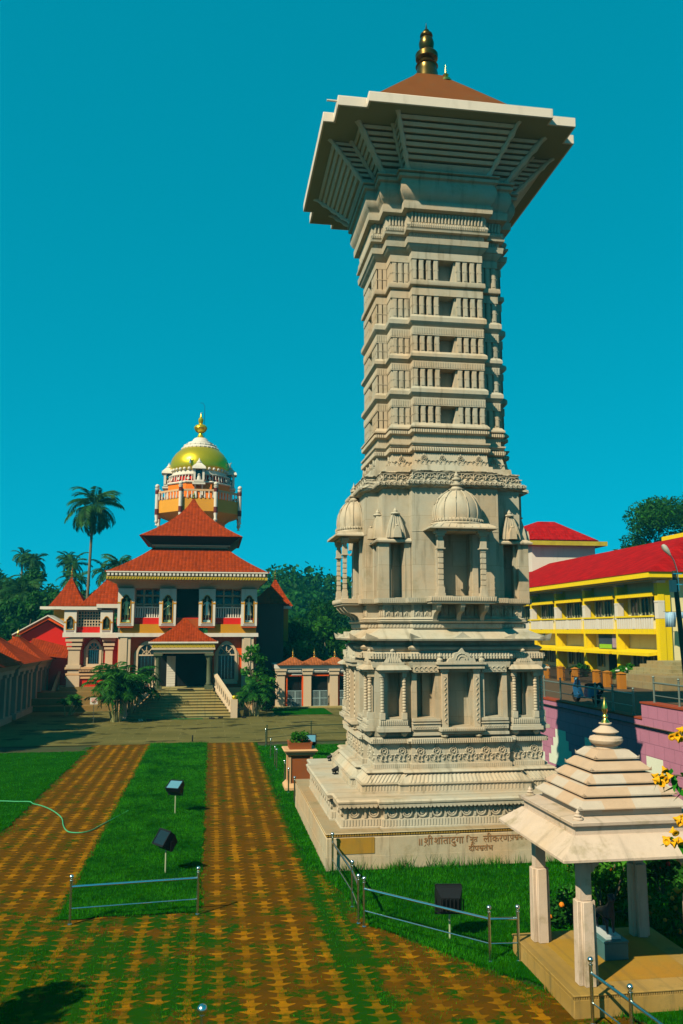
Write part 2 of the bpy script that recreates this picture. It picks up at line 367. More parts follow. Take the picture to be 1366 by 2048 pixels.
nf_ = k.math('ADD', k.math('MULTIPLY', k.noise(7, 4, .7, wp), .55), k.math('MULTIPLY', k.noise(.9, 4, .6, wp), .45))
cc = k.mix(k.ramp(nf_, .36, .64), (.002,.075,.001), (.035,.27,.004)); cc = k.mix(k.math('MULTIPLY', k.ramp(k.noise(2.1, 6, .8, wp), .62, .72), .5), cc, (.14,.16,.01))
f_ = k.math('MULTIPLY_ADD', g_.outputs['Random Per Island'], 1.1, .45); cc = k.scl(k.mix(1.0, cc, k.comb(f_, f_, f_), 'MULTIPLY')); k.col(cc, 1).rough(.6, 0, .04)
tr = k.n('ShaderNodeBsdfTranslucent'); k.l(cc, tr.inputs[0]); mx = k.n('ShaderNodeMixShader'); mx.inputs[0].default_value = .3; k.l(k.b.outputs[0], mx.inputs[1]); k.l(tr.outputs[0], mx.inputs[2]); k.l(mx.outputs[0], k.t.nodes['Material Output'].inputs[0]); m_grass = k.m
def grass(name, poly, n_try, hmin, hmax, label, holes=(), fall=30, dens=None, wd_=.012):
    fn = dens or (lambda x, y: np.clip(1.25-(y-10)/fall, .22, 1))
    x, y = scatter(poly, fn, n_try)
    for hx0, hx1, hy0, hy1 in holes:
        m = ~((x > hx0) & (x < hx1) & (y > hy0) & (y < hy1)); x, y = x[m], y[m]
    nz = smooth_noise(x, y, 2.3)*.5+smooth_noise(x, y, 6.1)*.5; kp = (smooth_noise(x+9, y, 1.1)+.6*smooth_noise(x, y+5, 3.7) > -.62) | (rs.rand(len(x)) < .25); x, y, nz = x[kp], y[kp], nz[kp]; x = x+rs.normal(0, .05, len(x)); y = y+rs.normal(0, .05, len(x))
    h = (hmin+(hmax-hmin)*np.clip(.5+.9*nz, 0, 1))*rs.uniform(.6, 1.2, len(x)); sc = np.clip(y/17, .8, 2.2)
    o = mkobj(name, quadmesh(name, blades(x, y, h, wd_*sc), 3), m_grass, smooth=False); return tag(o, label, 'grass', kind='stuff')
grass('lawn_grass', LAWNS['centre_lawn'], 190000, .03, .10, 'mown grass strip between the two paver paths', fall=34)
grass('lawn_grass', LAWNS['left_lawn'], 260000, .03, .09, 'mown grass to the left of the left paver path', fall=34)
near = [(2.2,19.5),(2.5,18.6),(2.85,15.6),(4.5,13.0),(5.9,11.0),(12.9,11),(12.9,39.4),(2.2,39.4)]
grass('lawn_grass', near, 470000, .04, .115, 'longer grass around the stone tower and pavilion', ((2.66,9.4,19.1,25.8),(5.0,7.3,11.65,13.9)), fall=22, wd_=.014)
def dp(x, y):
    base = np.clip((17.5-y)/5, 0, 1)*(.18+.75*((x > -3.6) & (x < -.1)))+np.exp(-((x-2.45)/.35)**2)*.8*(y < 30)+np.exp(-((x-(2.6+(15.6-y)*.72))/.55)**2)*.9*(y < 15.6)
    base += np.exp(-((x+.15)/.15)**2)*.6+np.exp(-((x+5.3)/.2)**2)*.7+np.exp(-((x+2.65)/.15)**2)*.6
    return np.clip(base*(.35+1.2*smooth_noise(x, y, 2.9)+.5*smooth_noise(x, y, 7.7)), 0, 1)
grass('joint_grass', [(-9,9.5),(6,9.5),(6,12),(2.6,18),(2.2,40),(-9,40)], 620000, .012, .055, 'thin grass and moss growing between the pavers', dens=dp, wd_=.012)
def tall(x, y): return np.clip(np.exp(-np.abs(y-18.9)/.12)*(.35+.9*smooth_noise(x, y*0, 3.1)), 0, 1)
grass('tall_weeds', [(2.6,18.6),(9.4,18.6),(9.4,18.99),(2.6,18.99)], 9000, .12, .42, 'tall weeds along the foot of the tower plinth', dens=tall, wd_=.014)

# ---------------------------------------------------------------- the lamp tower
TX, TY = 6.01, 22.44
TW = thing('lamp_tower', 'tall carved sandstone lamp tower with flared louvred top and copper roof on a square plinth', 'lamp tower', (TX, TY, 0))
def star(z, p, q2, q3):
    r = []
    for k in range(4):
        c, s_ = round(cos(k*pi/2)), round(sin(k*pi/2))
        for x, y in ((-p,-q3),(p,-q3),(p,-q2),(q2,-q2),(q2,-p)): r.append((x*c-y*s_, x*s_+y*c, z))
    # the five corners per side share the next side's first corner, so drop nothing: (q2,-p) leads to the next (q3,-p)
    return r
def stack(mb, rows):        # rows (z, p, q2, q3)
    mb.loft([star(*r) for r in rows]); return mb
def mould(mb, base, prof):  # prof (z, outset)
    return stack(mb, [(z, base[0]+o, base[1]+o, base[2]+o) for z, o in prof])
def rot4(fn, name, mat, parent=TW, bevel=0, ks=(1, 2, 3), split=False, tol=.02):   # one mesh per side, shared data
    mb = MB(); fn(mb)
    if name.startswith('balcony'): mb.v = [(x, y if y > -2.12 else -2.12+(y+2.12)*.8, z) for x, y, z in mb.v]
    if split:
        for m in mb.clusters(tol): rot4(lambda t: t.add([(x, y if y > -2.12 or not name.startswith('balcony') else -2.12+(y+2.12)/.8, z) for x, y, z in m.v], m.f), name, mat, parent, bevel, ks)
        return
    o = mb.build(name, mat, parent, bevel=bevel)
    for k in ks:
        c = o.copy(); COL.objects.link(c); c.parent = parent; c.rotation_euler = (0,0,k*pi/2)
    return o
def allsides(mb, fn):       # one mesh holding all four sides
    for k in range(4):
        t = MB(); fn(t); mb.add(t.v, t.f, RZ(k*pi/2))
    return mb
def faces_of(p, q2, q3):    # front-looking face runs of one side: (x0, x1, y)
    return [(-p, p, -q3), (-q2, -p, -q2), (p, q2, -q2)], [(q3, -p, q2)]
def ribs(mb, base, z0, z1, o0, o1, pitch, w, d, half=True):
    """vertical rounded ribs on every face of the star outline between z0 (outset o0) and z1 (outset o1)"""
    p, q2, q3 = base
    def side(t):
        for x0, x1, ya in ((-p, p, q3), (-q2, -p, q2), (p, q2, q2)):
            n = max(1, int(round((x1-x0)/pitch))); s_ = (x1-x0)/n
            for i in range(n):
                x = x0+(i+.5)*s_; r = []
                for z, o in ((z0, o0), (z1, o1)):
                    xx = x*(1+o/max(q3, .1)) if abs(x) < p+.01 else x+math.copysign(o, x)*.9
                    y = -(ya+o)
                    r.append([(xx-w/2, y+.01, z), (xx-w*.3, y-d*.8, z), (xx, y-d, z), (xx+w*.3, y-d*.8, z), (xx+w/2, y+.01, z)])
                t.loft(r)
        for sgn in (-1, 1):                               # the end faces of the side projections
            for x0, x1, ya in ((q2, q3, p),):
                n = max(1, int(round((x1-x0)/pitch))); s_ = (x1-x0)/n
                for i in range(n):
                    x = sgn*(x0+(i+.5)*s_+(o0+o1)/2); r = []
                    for z, o in ((z0, o0), (z1, o1)):
                        y = -(ya+o); r.append([(x-w/2, y+.01, z), (x-w*.3, y-d*.8, z), (x, y-d, z), (x+w*.3, y-d*.8, z), (x+w/2, y+.01, z)])
                    t.loft(r)
    allsides(mb, side)
def ribbon(mb, pts, w, y, d):     # raised strip along a polyline in x-z
    for (x0, z0), (x1, z1) in zip(pts[:-1], pts[1:]):
        L_ = math.hypot(x1-x0, z1-z0) or 1e-6; nx, nz = -(z1-z0)/L_*w/2, (x1-x0)/L_*w/2
        mb.loft([[(x0-nx, y, z0-nz), (x0+nx, y, z0+nz), (x1+nx, y, z1+nz), (x1-nx, y, z1-nz)], [(x0-nx*.5, y-d, z0-nz*.5), (x0+nx*.5, y-d, z0+nz*.5), (x1+nx*.5, y-d, z1+nz*.5), (x1-nx*.5, y-d, z1-nz*.5)]])
def arc(cx, cz, r, a0, a1, n=7, sx=1): return [(cx+sx*r*cos(radians(a0+(a1-a0)*i/n)), cz+r*sin(radians(a0+(a1-a0)*i/n))) for i in range(n+1)]
def lotus(mb, x, z, w, h, y, d=.035):
    ribbon(mb, arc(x, z+h*.60, h*.22, -50, 230), .03, y, d); ribbon(mb, arc(x, z+h*.62, h*.11, 0, 360, 6), .025, y, d)
    ribbon(mb, [(x, z+h*.82), (x, z+h*.97)], .03, y, d)
    for s_ in (-1, 1):
        ribbon(mb, arc(x+s_*w*.27, z+h*.28, h*.17, 200, -60, 6, s_), .028, y, d)
        ribbon(mb, [(x+s_*w*.05, z+h*.40), (x+s_*w*.16, z+h*.10), (x+s_*w*.05, z+h*.08)], .028, y, d)
        ribbon(mb, [(x+s_*w*.30, z+h*.30), (x+s_*w*.48, z+h*.42)], .028, y, d)
def frieze(mb, base, o, z0, z1, pitch, fn=lotus):
    p, q2, q3 = base
    def side(t):
        for x0, x1, ya in ((-p-o, p+o, q3+o), (-q2-o, -p-o, q2+o), (p+o, q2+o, q2+o)):
            n = max(1, int(round((x1-x0)/pitch))); s_ = (x1-x0)/n
            for i in range(n): fn(t, x0+(i+.5)*s_, z0, s_, z1-z0, -ya)
    allsides(mb, side)

# plinth: plain square block, dentil course, square upper step with medallions
b = MB(); b.box(-3.45,3.45,-3.45,3.45,-.1,.70); b.box(-3.41,3.41,-3.41,3.41,.70,.73)
b.box(-3.47,3.47,-3.47,3.47,.775,.80); pl = b.build('plinth', m_stonep, TW, bevel=.012)
b = MB()
allsides(b, lambda t: [t.box(-3.45+i*.0575, -3.45+i*.0575+.036, -3.45, -3.37, .728, .777) for i in range(120)])
b.build('dentil_course', m_ochre, TW); b = MB(); b.box(-3.22,-2.38,-3.462,-3.44,.36,.695); b.build('panel', m_ochre, pl)
b = MB(); b.box(-3.458,3.458,-3.458,-3.0,-.1,.30); b.box(-3.458,-3.0,-2.99,3.458,-.1,.30); b.build('footing_course', m_stonep, TW)
def glyphs(txt, size, x, z, mat, name, par, y=-3.455):
    cu = bpy.data.curves.new(name, 'FONT'); cu.body = txt; cu.size = size; cu.extrude = .006; cu.align_x = 'LEFT'; cu.offset = .001
    o = bpy.data.objects.new(name, cu); COL.objects.link(o); dg = bpy.context.evaluated_depsgraph_get()
    me = bpy.data.meshes.new_from_object(o.evaluated_get(dg)); bpy.data.objects.remove(o)
    me.transform(Matrix.Rotation(pi/2, 4, 'X')); o = mkobj(name, me, mat, par, smooth=False); o.location = (x, y, z); return o
m_ink = paint('faded_red_lettering', (.30,.15,.06), .8, .5, 9)
for t_, s_, x_, z_ in (('॥', .22, -1.42, .49), ('शी', .22, -1.27, .50), ('शांतादुगा', .22, -1.04, .50), ('ि नूत', .16, -.30, .52), ('लीकरण', .215, .10, .505), ('पसनन', .17, .72, .53), ('दीपसतंभ', .17, -.24, .325)):
    glyphs(t_, s_, x_, z_, m_ink, 'lettering', pl)
b = MB()
for pts_ in ([(-1.22,.50),(-1.26,.46)], [(-1.19,.50),(-1.15,.47)], [(-.52,.69),(-.50,.73),(-.46,.71)], [(.76,.53),(.72,.50)]): ribbon(b, pts_, .012, -3.452, .006)
b.build('letter_strokes', m_ink, pl, split=True, tol=.06)
P2 = (2.13, 3.03, 3.15)
b = MB(); mould(b, P2, [(.80,.05),(.83,.05),(.84,.02),(.99,.02),(1.0,-.05),(1.28,-.05),(1.282,.0),(1.30,0)]); b.build('step_course', m_stone, TW)
b = MB(); ribs(b, P2, .85, .98, .02, .02, .07, .05, .012)
def medal(mb, x, z, w, h, y):
    r = min(h, w)*.42; cz = z+h*.5
    if int(abs(x)*10) % 2: ribbon(mb, arc(x, cz, r*.55, -200, 60, 8), .035, y, .045)
    else: mb.lathe([(r*.55, 0), (r*.5, .035), (.01, .045)], 12, T=Matrix.Translation((x, y, cz)) @ Matrix.Rotation(pi/2, 4, 'X'))
    ribbon(mb, arc(x, cz, r*.92, 0, 360, 14), .05, y, .05)
    mb.box(x-w*.5, x-w*.5+.05, y-.045, y+.01, z+.01, z+h*.9)
frieze(b, P2, -.05, 1.0, 1.27, .36, medal); b.build('medallion_frieze', m_stone, TW)
def scallop(mb, x, z, w, h, y): mb.plate([(x-w*.5, z+h), (x-w*.46, z+h*.45), (x-w*.2, z), (x+w*.2, z), (x+w*.46, z+h*.45), (x+w*.5, z+h)], y, y+.05)
b = MB(); mould(b, P2, [(1.30,.10),(1.345,.10),(1.35,.12),(1.40,.13),(1.43,.09)]); frieze(b, P2, .10, 1.245, 1.31, .095, scallop); b.build('platform_slab', m_stone, TW, bevel=.006)

# base mouldings
B1 = (1.20, 2.08, 2.20)
b = MB(); mould(b, B1, [(1.42,.42),(1.48,.42),(1.485,.40),(1.63,.40),(1.64,.44),(1.665,.44),(1.67,.38),(1.85,.20),(1.86,.26),(1.885,.28),(1.93,.22),(1.935,.06),(2.04,.06),(2.05,.02),(2.51,.02),
   (2.515,.06),(2.53,.11),(2.58,.14),(2.63,.11),(2.645,.05),(2.66,-.04),(2.70,-.04)]); b.build('base_moulding', m_stone, TW)
b = MB(); ribs(b, B1, 1.49, 1.62, .40, .40, .075, .05, .012); ribs(b, B1, 1.675, 1.845, .38, .205, .085, .07, .022); ribs(b, B1, 1.95, 2.03, .06, .06, .05, .03, .008)
ribs(b, B1, 2.53, 2.63, .12, .12, .05, .045, .03); b.build('fluted_course', m_stone, TW)
b = MB(); frieze(b, B1, .02, 2.08, 2.50, .40); b.build('lotus_frieze', m_stone, TW)

# niche storey
def niche_wall(z0, z1, base, t, center, corner, name, mat, tp=.2):
    """solid fill between openings; centre openings list of (x0,x1,zb,zt) on the centre face, corner openings relative on the corner faces"""
    p, q2, q3 = base; b = MB(); mould(b, base, [(z0-.01, -t), (z1+.01, -t)])
    def run(mb, x0, x1, y, ops, w=t):
        x = x0
        for a, c, zb, zt in ops:
            if a > x: mb.box(x, a, y, y+w+.02, z0-.01, z1+.01)
            mb.box(a, c, y, y+w+.02, z0-.01, zb); mb.box(a, c, y, y+w+.02, zt, z1+.01); x = c
        if x1 > x: mb.box(x, x1, y, y+w+.02, z0-.01, z1+.01)
    def side(m_):
        run(m_, -p, p, -q3, center)
        run(m_, p, q2-tp, -q2, [(a, c, zb, zt) for a, c, zb, zt in corner])
        run(m_, -q2+tp, -p, -q2, [(-c, -a, zb, zt) for a, c, zb, zt in corner[::-1]])
        m_.box(q2-tp, q2, -q2, -q2+tp, z0-.01, z1+.01)
    allsides(b, side); return b.build(name, mat, TW)
niche_wall(2.69, 4.30, B1, .34, [(-1.08,-.62,3.12,4.17), (-.30,.30,2.91,4.19), (.62,1.08,3.12,4.17)], [(1.44,1.78,3.12,4.17)], 'niche_storey', m_stonew)
def sills(t):
    for x0, x1 in ((-1.19,-.52), (.52,1.19)):
        for z, h, o in ((2.70,.07,.09), (2.80,.03,.02), (2.84,.12,.07), (2.97,.03,.10), (3.03,.07,.07)): t.box(x0-o*.2, x1+o*.2, -2.19-o, -2.1, z, z+h)
        ribbon(t, [(x0+.04+i*.03, 2.90+.03*(-1)**i) for i in range(20)], .02, -2.26, .012)
    t.box(-.56,.56,-2.42,-2.1,2.80,2.89); t.box(-.52,.52,-2.36,-2.1,2.74,2.80)
    for i in range(22): t.box(-.53+i*.049, -.53+i*.049+.03, -2.44, -2.40, 2.815, 2.875)
    for x in (-.42,.42): t.lathe([(.03,0),(.09,.05),(.09,.09)], 8, x, -2.28, 2.63)
    for x in (-1.66, 1.66):                                        # corner niches: corbelled sill
        t.box(x-.40,x+.40,-2.34,-2.0,2.80,2.89); t.box(x-.37,x+.37,-2.28,-2.0,2.89,2.93); t.box(x-.35,x+.35,-2.24,-2.0,2.93,3.08)
        for i in range(14): t.box(x-.34+i*.05, x-.31+i*.05, -2.262, -2.2, 2.95, 3.06)
        for d in (-.26,.26): t.lathe([(.03,0),(.085,.06),(.085,.11)], 8, x+d, -2.2, 2.68)
rot4(sills, 'niche_sill', m_stone, bevel=.005, split=True)
def surrounds(t):
    for x in (-.40,.40):
        t.box(x-.075,x+.075,-2.30,-2.15,2.89,4.20); t.box(x-.10,x+.10,-2.33,-2.15,4.20,4.28)
        ribbon(t, [(x+.03*(-1)**i, 2.98+i*.06) for i in range(20)], .022, -2.30, .02)
    t.box(-.58,.58,-2.40,-2.1,4.28,4.36); t.box(-.62,.62,-2.44,-2.1,4.38,4.44)
    t.plate([(-.36,4.44),(.36,4.44),(.33,4.52),(.22,4.55),(.18,4.66),(.08,4.68),(0,4.80),(-.08,4.68),(-.18,4.66),(-.22,4.55),(-.33,4.52)], -2.42, -2.2)
    for r in (.08,.15): ribbon(t, arc(0, 4.50, r, 0, 180, 6), .025, -2.42, .02)
    for x in (-.53,.53): t.lathe([(.07,0),(.08,.06),(.03,.10),(.05,.14),(.0,.24)], 8, x, -2.33, 4.44)
    for sx in (-1, 1):                                             # carved lintels over the side niches
        t.box(sx*.86-.32, sx*.86+.32, -2.27, -2.1, 4.19, 4.40)
        for i in range(5): ribbon(t, arc(sx*.86-.24+i*.12, 4.28, .05, 0, 300, 6), .02, -2.27, .02)
    for sx in (-1, 1):                                             # corner aedicules
        x = sx*1.66
        for d in (-.27,.27):
            t.box(x+d-.06,x+d+.06,-2.26,-2.08,3.08,3.24); t.box(x+d-.055,x+d+.055,-2.25,-2.08,4.08,4.20)
            pr = []
            for i in range(13): z = 3.24+i*.07; pr += [(.032, z), (.048, z+.02), (.048, z+.05), (.032, z+.068)]
            t.lathe(pr, 10, x+d, -2.19, 0)
        t.box(x-.36,x+.36,-2.32,-2.0,4.20,4.26); t.loft([[(x-.42,-2.40,4.26),(x+.42,-2.40,4.26),(x+.42,-2.0,4.26),(x-.42,-2.0,4.26)],[(x-.40,-2.36,4.31),(x+.40,-2.36,4.31),(x+.40,-2.0,4.31),(x-.40,-2.0,4.31)],[(x-.34,-2.25,4.37),(x+.34,-2.25,4.37),(x+.34,-2.0,4.37),(x-.34,-2.0,4.37)]])
        t.box(x-.28,x+.28,-2.24,-2.0,4.37,4.44)
        t.loft([[(x-.22,-2.24,4.44),(x+.22,-2.24,4.44),(x+.22,-2.06,4.44),(x-.22,-2.06,4.44)],[(x-.13,-2.20,4.60),(x+.13,-2.20,4.60),(x+.13,-2.08,4.60),(x-.13,-2.08,4.60)],[(x-.03,-2.16,4.70),(x+.03,-2.16,4.70),(x+.03,-2.12,4.70),(x-.03,-2.12,4.70)]])
        t.lathe([(.05,0),(.06,.03),(.02,.06),(.0,.12)], 8, x, -2.14, 4.69)
        for d in (-.12,-.06,0,.06,.12): t.tube([(x+d, -2.25, 4.44), (x+d*.4, -2.17, 4.66)], .014, 5)
rot4(surrounds, 'niche_surround', m_stone, bevel=.004, split=True)
b = MB(); mould(b, B1, [(4.29,-.04),(4.31,.06),(4.44,.08),(4.46,.02),(4.50,.02),(4.53,.10),(4.58,.13),(4.64,.10),(4.67,.02),(4.70,.0),(4.74,.06),(4.79,.08),(4.83,.02),(4.85,-.06),(5.0,-.06)])
ribs(b, B1, 4.52, 4.65, .11, .11, .07, .06, .03); b.build('capital_moulding', m_stone, TW)
# the sloping rain eave
CH = (1.28, 2.30, 2.55)
b = MB(); stack(b, [(4.955, CH[0], CH[1], CH[2]), (5.0, CH[0]+.02, CH[1]+.02, CH[2]+.02), (5.07, CH[0]-.03, CH[1]-.08, CH[2]-.1), (5.15, 1.2, 2.02, 2.2), (5.25, 1.14, 1.86, 2.06)])
def tips(t):
    for x, y in ((-CH[0],-CH[2]), (CH[0],-CH[2]), (-CH[1],-CH[1]), (CH[1],-CH[1])):
        s_ = math.copysign(1, x); f = abs(x) > 2
        t.loft([[(x-s_*.26, y+.02, 5.02),(x+s_*.02, y+(.26 if f else .16), 5.02),(x+s_*.02, y-.02, 5.0)],[(x+s_*.05, y-.05, 5.14)]*3])
    t.plate([(-.22,5.02),(.22,5.02),(.12,5.08),(0,5.17),(-.12,5.08)], -2.53, -2.3)
allsides(b, tips); b.build('rain_eave', m_stone, TW)

# balcony storey
B2 = (1.12, 1.80, 2.12)
b = MB(); mould(b, B2, [(5.24,-.02),(5.265,.02),(5.37,.02),(5.375,-.03),(5.39,.06),(5.43,.09),(5.46,.05),(5.48,.08),(5.51,.01),(5.52,-.02),(5.84,-.02),(5.85,.04),(5.875,.04),(5.88,.15),(6.0,.16),(6.01,-.04)])
ribs(b, B2, 5.285, 5.355, .02, .02, .09, .06, .012); ribs(b, B2, 5.90, 5.985, .15, .155, .05, .03, .01); b.build('balcony_moulding', m_stone, TW)
def lattice(mb, x, z, w, h, y):
    for s_ in (-1, 1):
        ribbon(mb, [(x, z+h*.5), (x+s_*w*.42, z+h*.92)], .022, y, .022); ribbon(mb, [(x, z+h*.5), (x+s_*w*.3, z+h*.08)], .022, y, .022); ribbon(mb, [(x+s_*w*.5, z+.01), (x+s_*w*.5, z+h)], .02, y, .022)
        ribbon(mb, arc(x+s_*w*.2, z+h*.72, h*.14, 0, 300, 5), .018, y, .02)
    ribbon(mb, [(x, z+h*.1), (x, z+h*.9)], .022, y, .022)
b = MB(); frieze(b, B2, -.02, 5.54, 5.83, .22, lattice); b.build('lattice_frieze', m_stone, TW)
niche_wall(6.0, 8.77, B2, .33, [(-.36,.36,6.06,7.62)], [(1.29,1.60,6.02,7.38)], 'balcony_storey', m_stonew)
b = MB()
def joints(t):
    t.box(-1.13,-.45,-2.13,-2.1,7.655,7.675); t.box(.45,1.13,-2.13,-2.1,7.655,7.675)
def corner_boxes(t):
    for sx in (-1, 1): t.box(sx*1.13, sx*1.29, -1.95, -1.79, 5.995, 7.385)
    t.box(1.68, 1.955, -1.955, -1.68, 5.995, 7.385)
rot4(lambda t: (corner_boxes(t), joints(t)), 'corner_niche', m_stonew, bevel=.005, split=True)
def corner_roofs(t):
    for sx in (-1, 1):
        x = sx*1.46; Y = -1.86
        if sx > 0:
            def Ls(o, z): return [(1.125,-1.78-o,z),(1.78+o,-1.78-o,z),(1.78+o,-1.125,z),(1.7,-1.125,z),(1.7,-1.7,z),(1.125,-1.7,z)]
            t.loft([Ls(.26,7.38), Ls(.27,7.42), Ls(.16,7.50)])
        x = sx*1.50
        w0 = .24
        t.loft([[(x-w,Y-w*.62,z),(x+w,Y-w*.62,z),(x+w,Y+.12,z),(x-w,Y+.12,z)] for z, w in ((7.50,w0),(7.62,w0*.95),(7.80,w0*.78),(7.98,w0*.55),(8.10,w0*.36))])
        for d in (-.8,-.4,0,.4,.8): t.tube([(x+d*w*1.0, Y-w*.64, z) for z, w in ((7.50,w0),(7.80,w0*.78),(8.08,w0*.4))], .017, 5)
        t.loft([[(x-w,Y-.26*1-w*.2,z),(x+w,Y-.26-w*.2,z),(x+w,Y,z),(x-w,Y,z)] for z, w in ((7.50,.10),(7.66,.085),(7.78,.04))])
        t.lathe([(.03,0),(.045,.03),(.01,.06)], 8, x, Y-.2, 7.78)
        t.lathe([(.10,0),(.125,.03),(.10,.06),(.05,.07),(.055,.11),(.0,.20)], 10, x, Y-.02, 8.09)
rot4(corner_roofs, 'corner_spire', m_stone, split=True)
def balcony(t):
    t.box(-.83,.83,-2.86,-2.1,5.90,6.02); t.box(-.80,.80,-2.82,-2.1,5.85,5.90)
    for i in range(30): t.box(-.82+i*.0555, -.79+i*.0555, -2.875, -2.85, 5.915, 6.0)
    for x in (-.62,-.02,.58):                                      # scrolled brackets
        t.plate([(0,0)]*0 or [(-2.0,5.42),(-2.22,5.44),(-2.30,5.56),(-2.42,5.62),(-2.62,5.66),(-2.76,5.78),(-2.78,5.86),(-2.0,5.86)], -.055, .055, T=Matrix.Translation((x+.02, 0, 0)) @ Matrix.Rotation(-pi/2, 4, 'Z') @ Matrix.Scale(-1, 4, (1,0,0)))
rot4(balcony, 'balcony_floor', m_stone, bevel=.005, ks=(2, 3))
def bcol(t):
    for x in (-.54,.54):
        t.box(x-.10,x+.10,-2.80,-2.60,6.02,6.10); t.box(x-.085,x+.085,-2.785,-2.615,6.10,6.24); t.box(x-.07,x+.07,-2.77,-2.63,6.24,6.28)
        z = 6.28
        for i in range(7):
            t.box(x-.062,x+.062,-2.762,-2.638,z+.012,z+.125)
            t.box(x-.05,x+.05,-2.75,-2.65,z-.005,z+.015); z += .135
        t.box(x-.05,x+.05,-2.75,-2.65,z-.01,7.30)
        t.box(x-.11,x+.11,-2.81,-2.59,7.17,7.20); t.box(x-.08,x+.08,-2.78,-2.62,7.20,7.40); t.box(x-.06,x+.06,-2.76,-2.64,7.40,7.55)
        t.box(x-.14,x+.14,-2.82,-2.58,7.55,7.62); t.box(x-.10,x+.10,-2.80,-2.60,7.49,7.55)
rot4(bcol, 'balcony_column', m_stone, bevel=.004, ks=(2, 3), split=True)
def bpil(t):
    for x in (-.47,.47):
        t.box(x-.07,x+.07,-2.20,-2.1,6.02,7.60); t.box(x-.10,x+.10,-2.24,-2.1,6.02,6.12)
rot4(bpil, 'balcony_pilaster', m_stone, bevel=.004, ks=(2, 3), split=True)
def beave(t):
    t.box(-.62,.62,-2.84,-2.1,7.61,7.67)
    t.loft([[(-.86,-3.05,7.66),(.86,-3.05,7.66),(.86,-2.1,7.66),(-.86,-2.1,7.66)],[(-.86,-3.05,7.69),(.86,-3.05,7.69),(.86,-2.1,7.69),(-.86,-2.1,7.69)],[(-.66,-2.86,7.80),(.66,-2.86,7.80),(.66,-2.1,7.80),(-.66,-2.1,7.80)]])
    for i in range(9): x = -.8+i*.2; t.tube([(x, -3.04, 7.70), (x*.8, -2.87, 7.79)], .016, 5)
rot4(beave, 'balcony_eave', m_stone, ks=(2, 3))
def bdome(t):
    Y = -2.28; sy = Matrix.Translation((0, Y, 7.79)) @ Matrix.Diagonal((1, .93, 1, 1))
    t.lathe([(.66,0),(.68,.03),(.66,.06),(.62,.07),(.65,.10),(.65,.14),(.60,.16)], 36, T=sy)
    t.lathe([(.585,.15),(.605,.26),(.60,.38),(.565,.52),(.49,.66),(.38,.78),(.25,.86),(.12,.90)], 36, T=sy)
    t.lathe([(.10,.88),(.20,.90),(.21,.93),(.15,.95),(.11,1.0),(.17,1.03),(.17,1.06),(.08,1.08),(.07,1.14),(.12,1.17),(.12,1.20),(.05,1.23),(.07,1.28),(.03,1.33),(.0,1.44)], 18, T=sy)
    for i in range(12):
        a = i*pi/6+.26; t.tube([tuple(sy @ Vector((cos(a)*r, sin(a)*r, h))) for r, h in ((.595,.16),(.615,.27),(.61,.38),(.572,.53),(.497,.67),(.387,.79),(.25,.875))], .018, 6)
    for i in range(44):
        a = i*2*pi/44; t.tube([tuple(sy @ Vector((cos(a)*r, sin(a)*r, h))) for r, h in ((.655,.075),(.665,.11),(.645,.145))], .016, 5)
rot4(bdome, 'balcony_dome', m_stone, ks=(2, 3))

# crowning bands of the balcony storey
b = MB(); mould(b, B2, [(8.76,-.02),(8.78,.04),(8.80,.10),(8.87,.15),(8.94,.12),(8.96,.03),(8.965,.0),(9.18,-.02),(9.19,.03),(9.215,.03),(9.25,-.12)]); b.build('crown_moulding', m_stonec, TW)
def leafy(mb, x, z, w, h, y):
    ribbon(mb, arc(x, z+h*.45, h*.38, 200, -30, 6), .04, y+.02, .05); ribbon(mb, arc(x+w*.15, z+h*.5, h*.16, 90, 400, 5), .03, y+.01, .05)
def wheel(mb, x, z, w, h, y):
    ribbon(mb, arc(x, z+h*.28, h*.56, 0, 180, 8, 1.15), .03, y, .03); ribbon(mb, [(x-w*.46, z+.02), (x-w*.46, z+h*.92), (x+w*.46, z+h*.92)], .025, y, .03)
    for a in (30, 90, 150): ribbon(mb, [(x, z+h*.25), (x+h*.5*cos(radians(a)), z+h*.25+h*.5*sin(radians(a)))], .025, y, .025)
b = MB(); frieze(b, B2, .14, 8.79, 8.95, .13, leafy); frieze(b, B2, -.005, 8.98, 9.17, .31, wheel); b.build('leaf_frieze', m_stone, TW)

# shaft
SH = (.955, 1.47, 1.76)
b = MB(); stack(b, [(9.2, 1.06, 1.68, 2.0), (9.38, 1.06, 1.66, 1.96), (9.385, .99, 1.55, 1.86), (9.73, .965, 1.49, 1.79), (9.74, .9, 1.4, 1.7)]); frieze(b, (.975,1.52,1.825), 0, 9.40, 9.72, .46, lotus); b.build('lotus_band', m_stone, TW)
b = MB()
mould(b, SH, [(9.735,-.02),(9.76,.04),(9.80,.09),(9.85,.10),(9.89,.06),(9.90,.01),(9.92,.01),(9.925,.06),(9.96,.07),(9.98,.10),(10.02,.10),(10.03,.0),(10.24,.0),(10.25,.04),(10.28,.08),(10.33,.08),(10.36,.03),(10.38,.03),(10.40,.10),(10.44,.10),(10.53,.03),(10.54,-.05)])
ribs(b, SH, 9.78, 9.88, .085, .085, .06, .05, .025); ribs(b, SH, 10.27, 10.35, .075, .075, .06, .05, .022); b.build('shaft_base_moulding', m_stone, TW)
TIERS = [(10.54,11.01), (11.50,12.01), (12.45,12.91), (13.45,14.01), (14.42,15.02)]
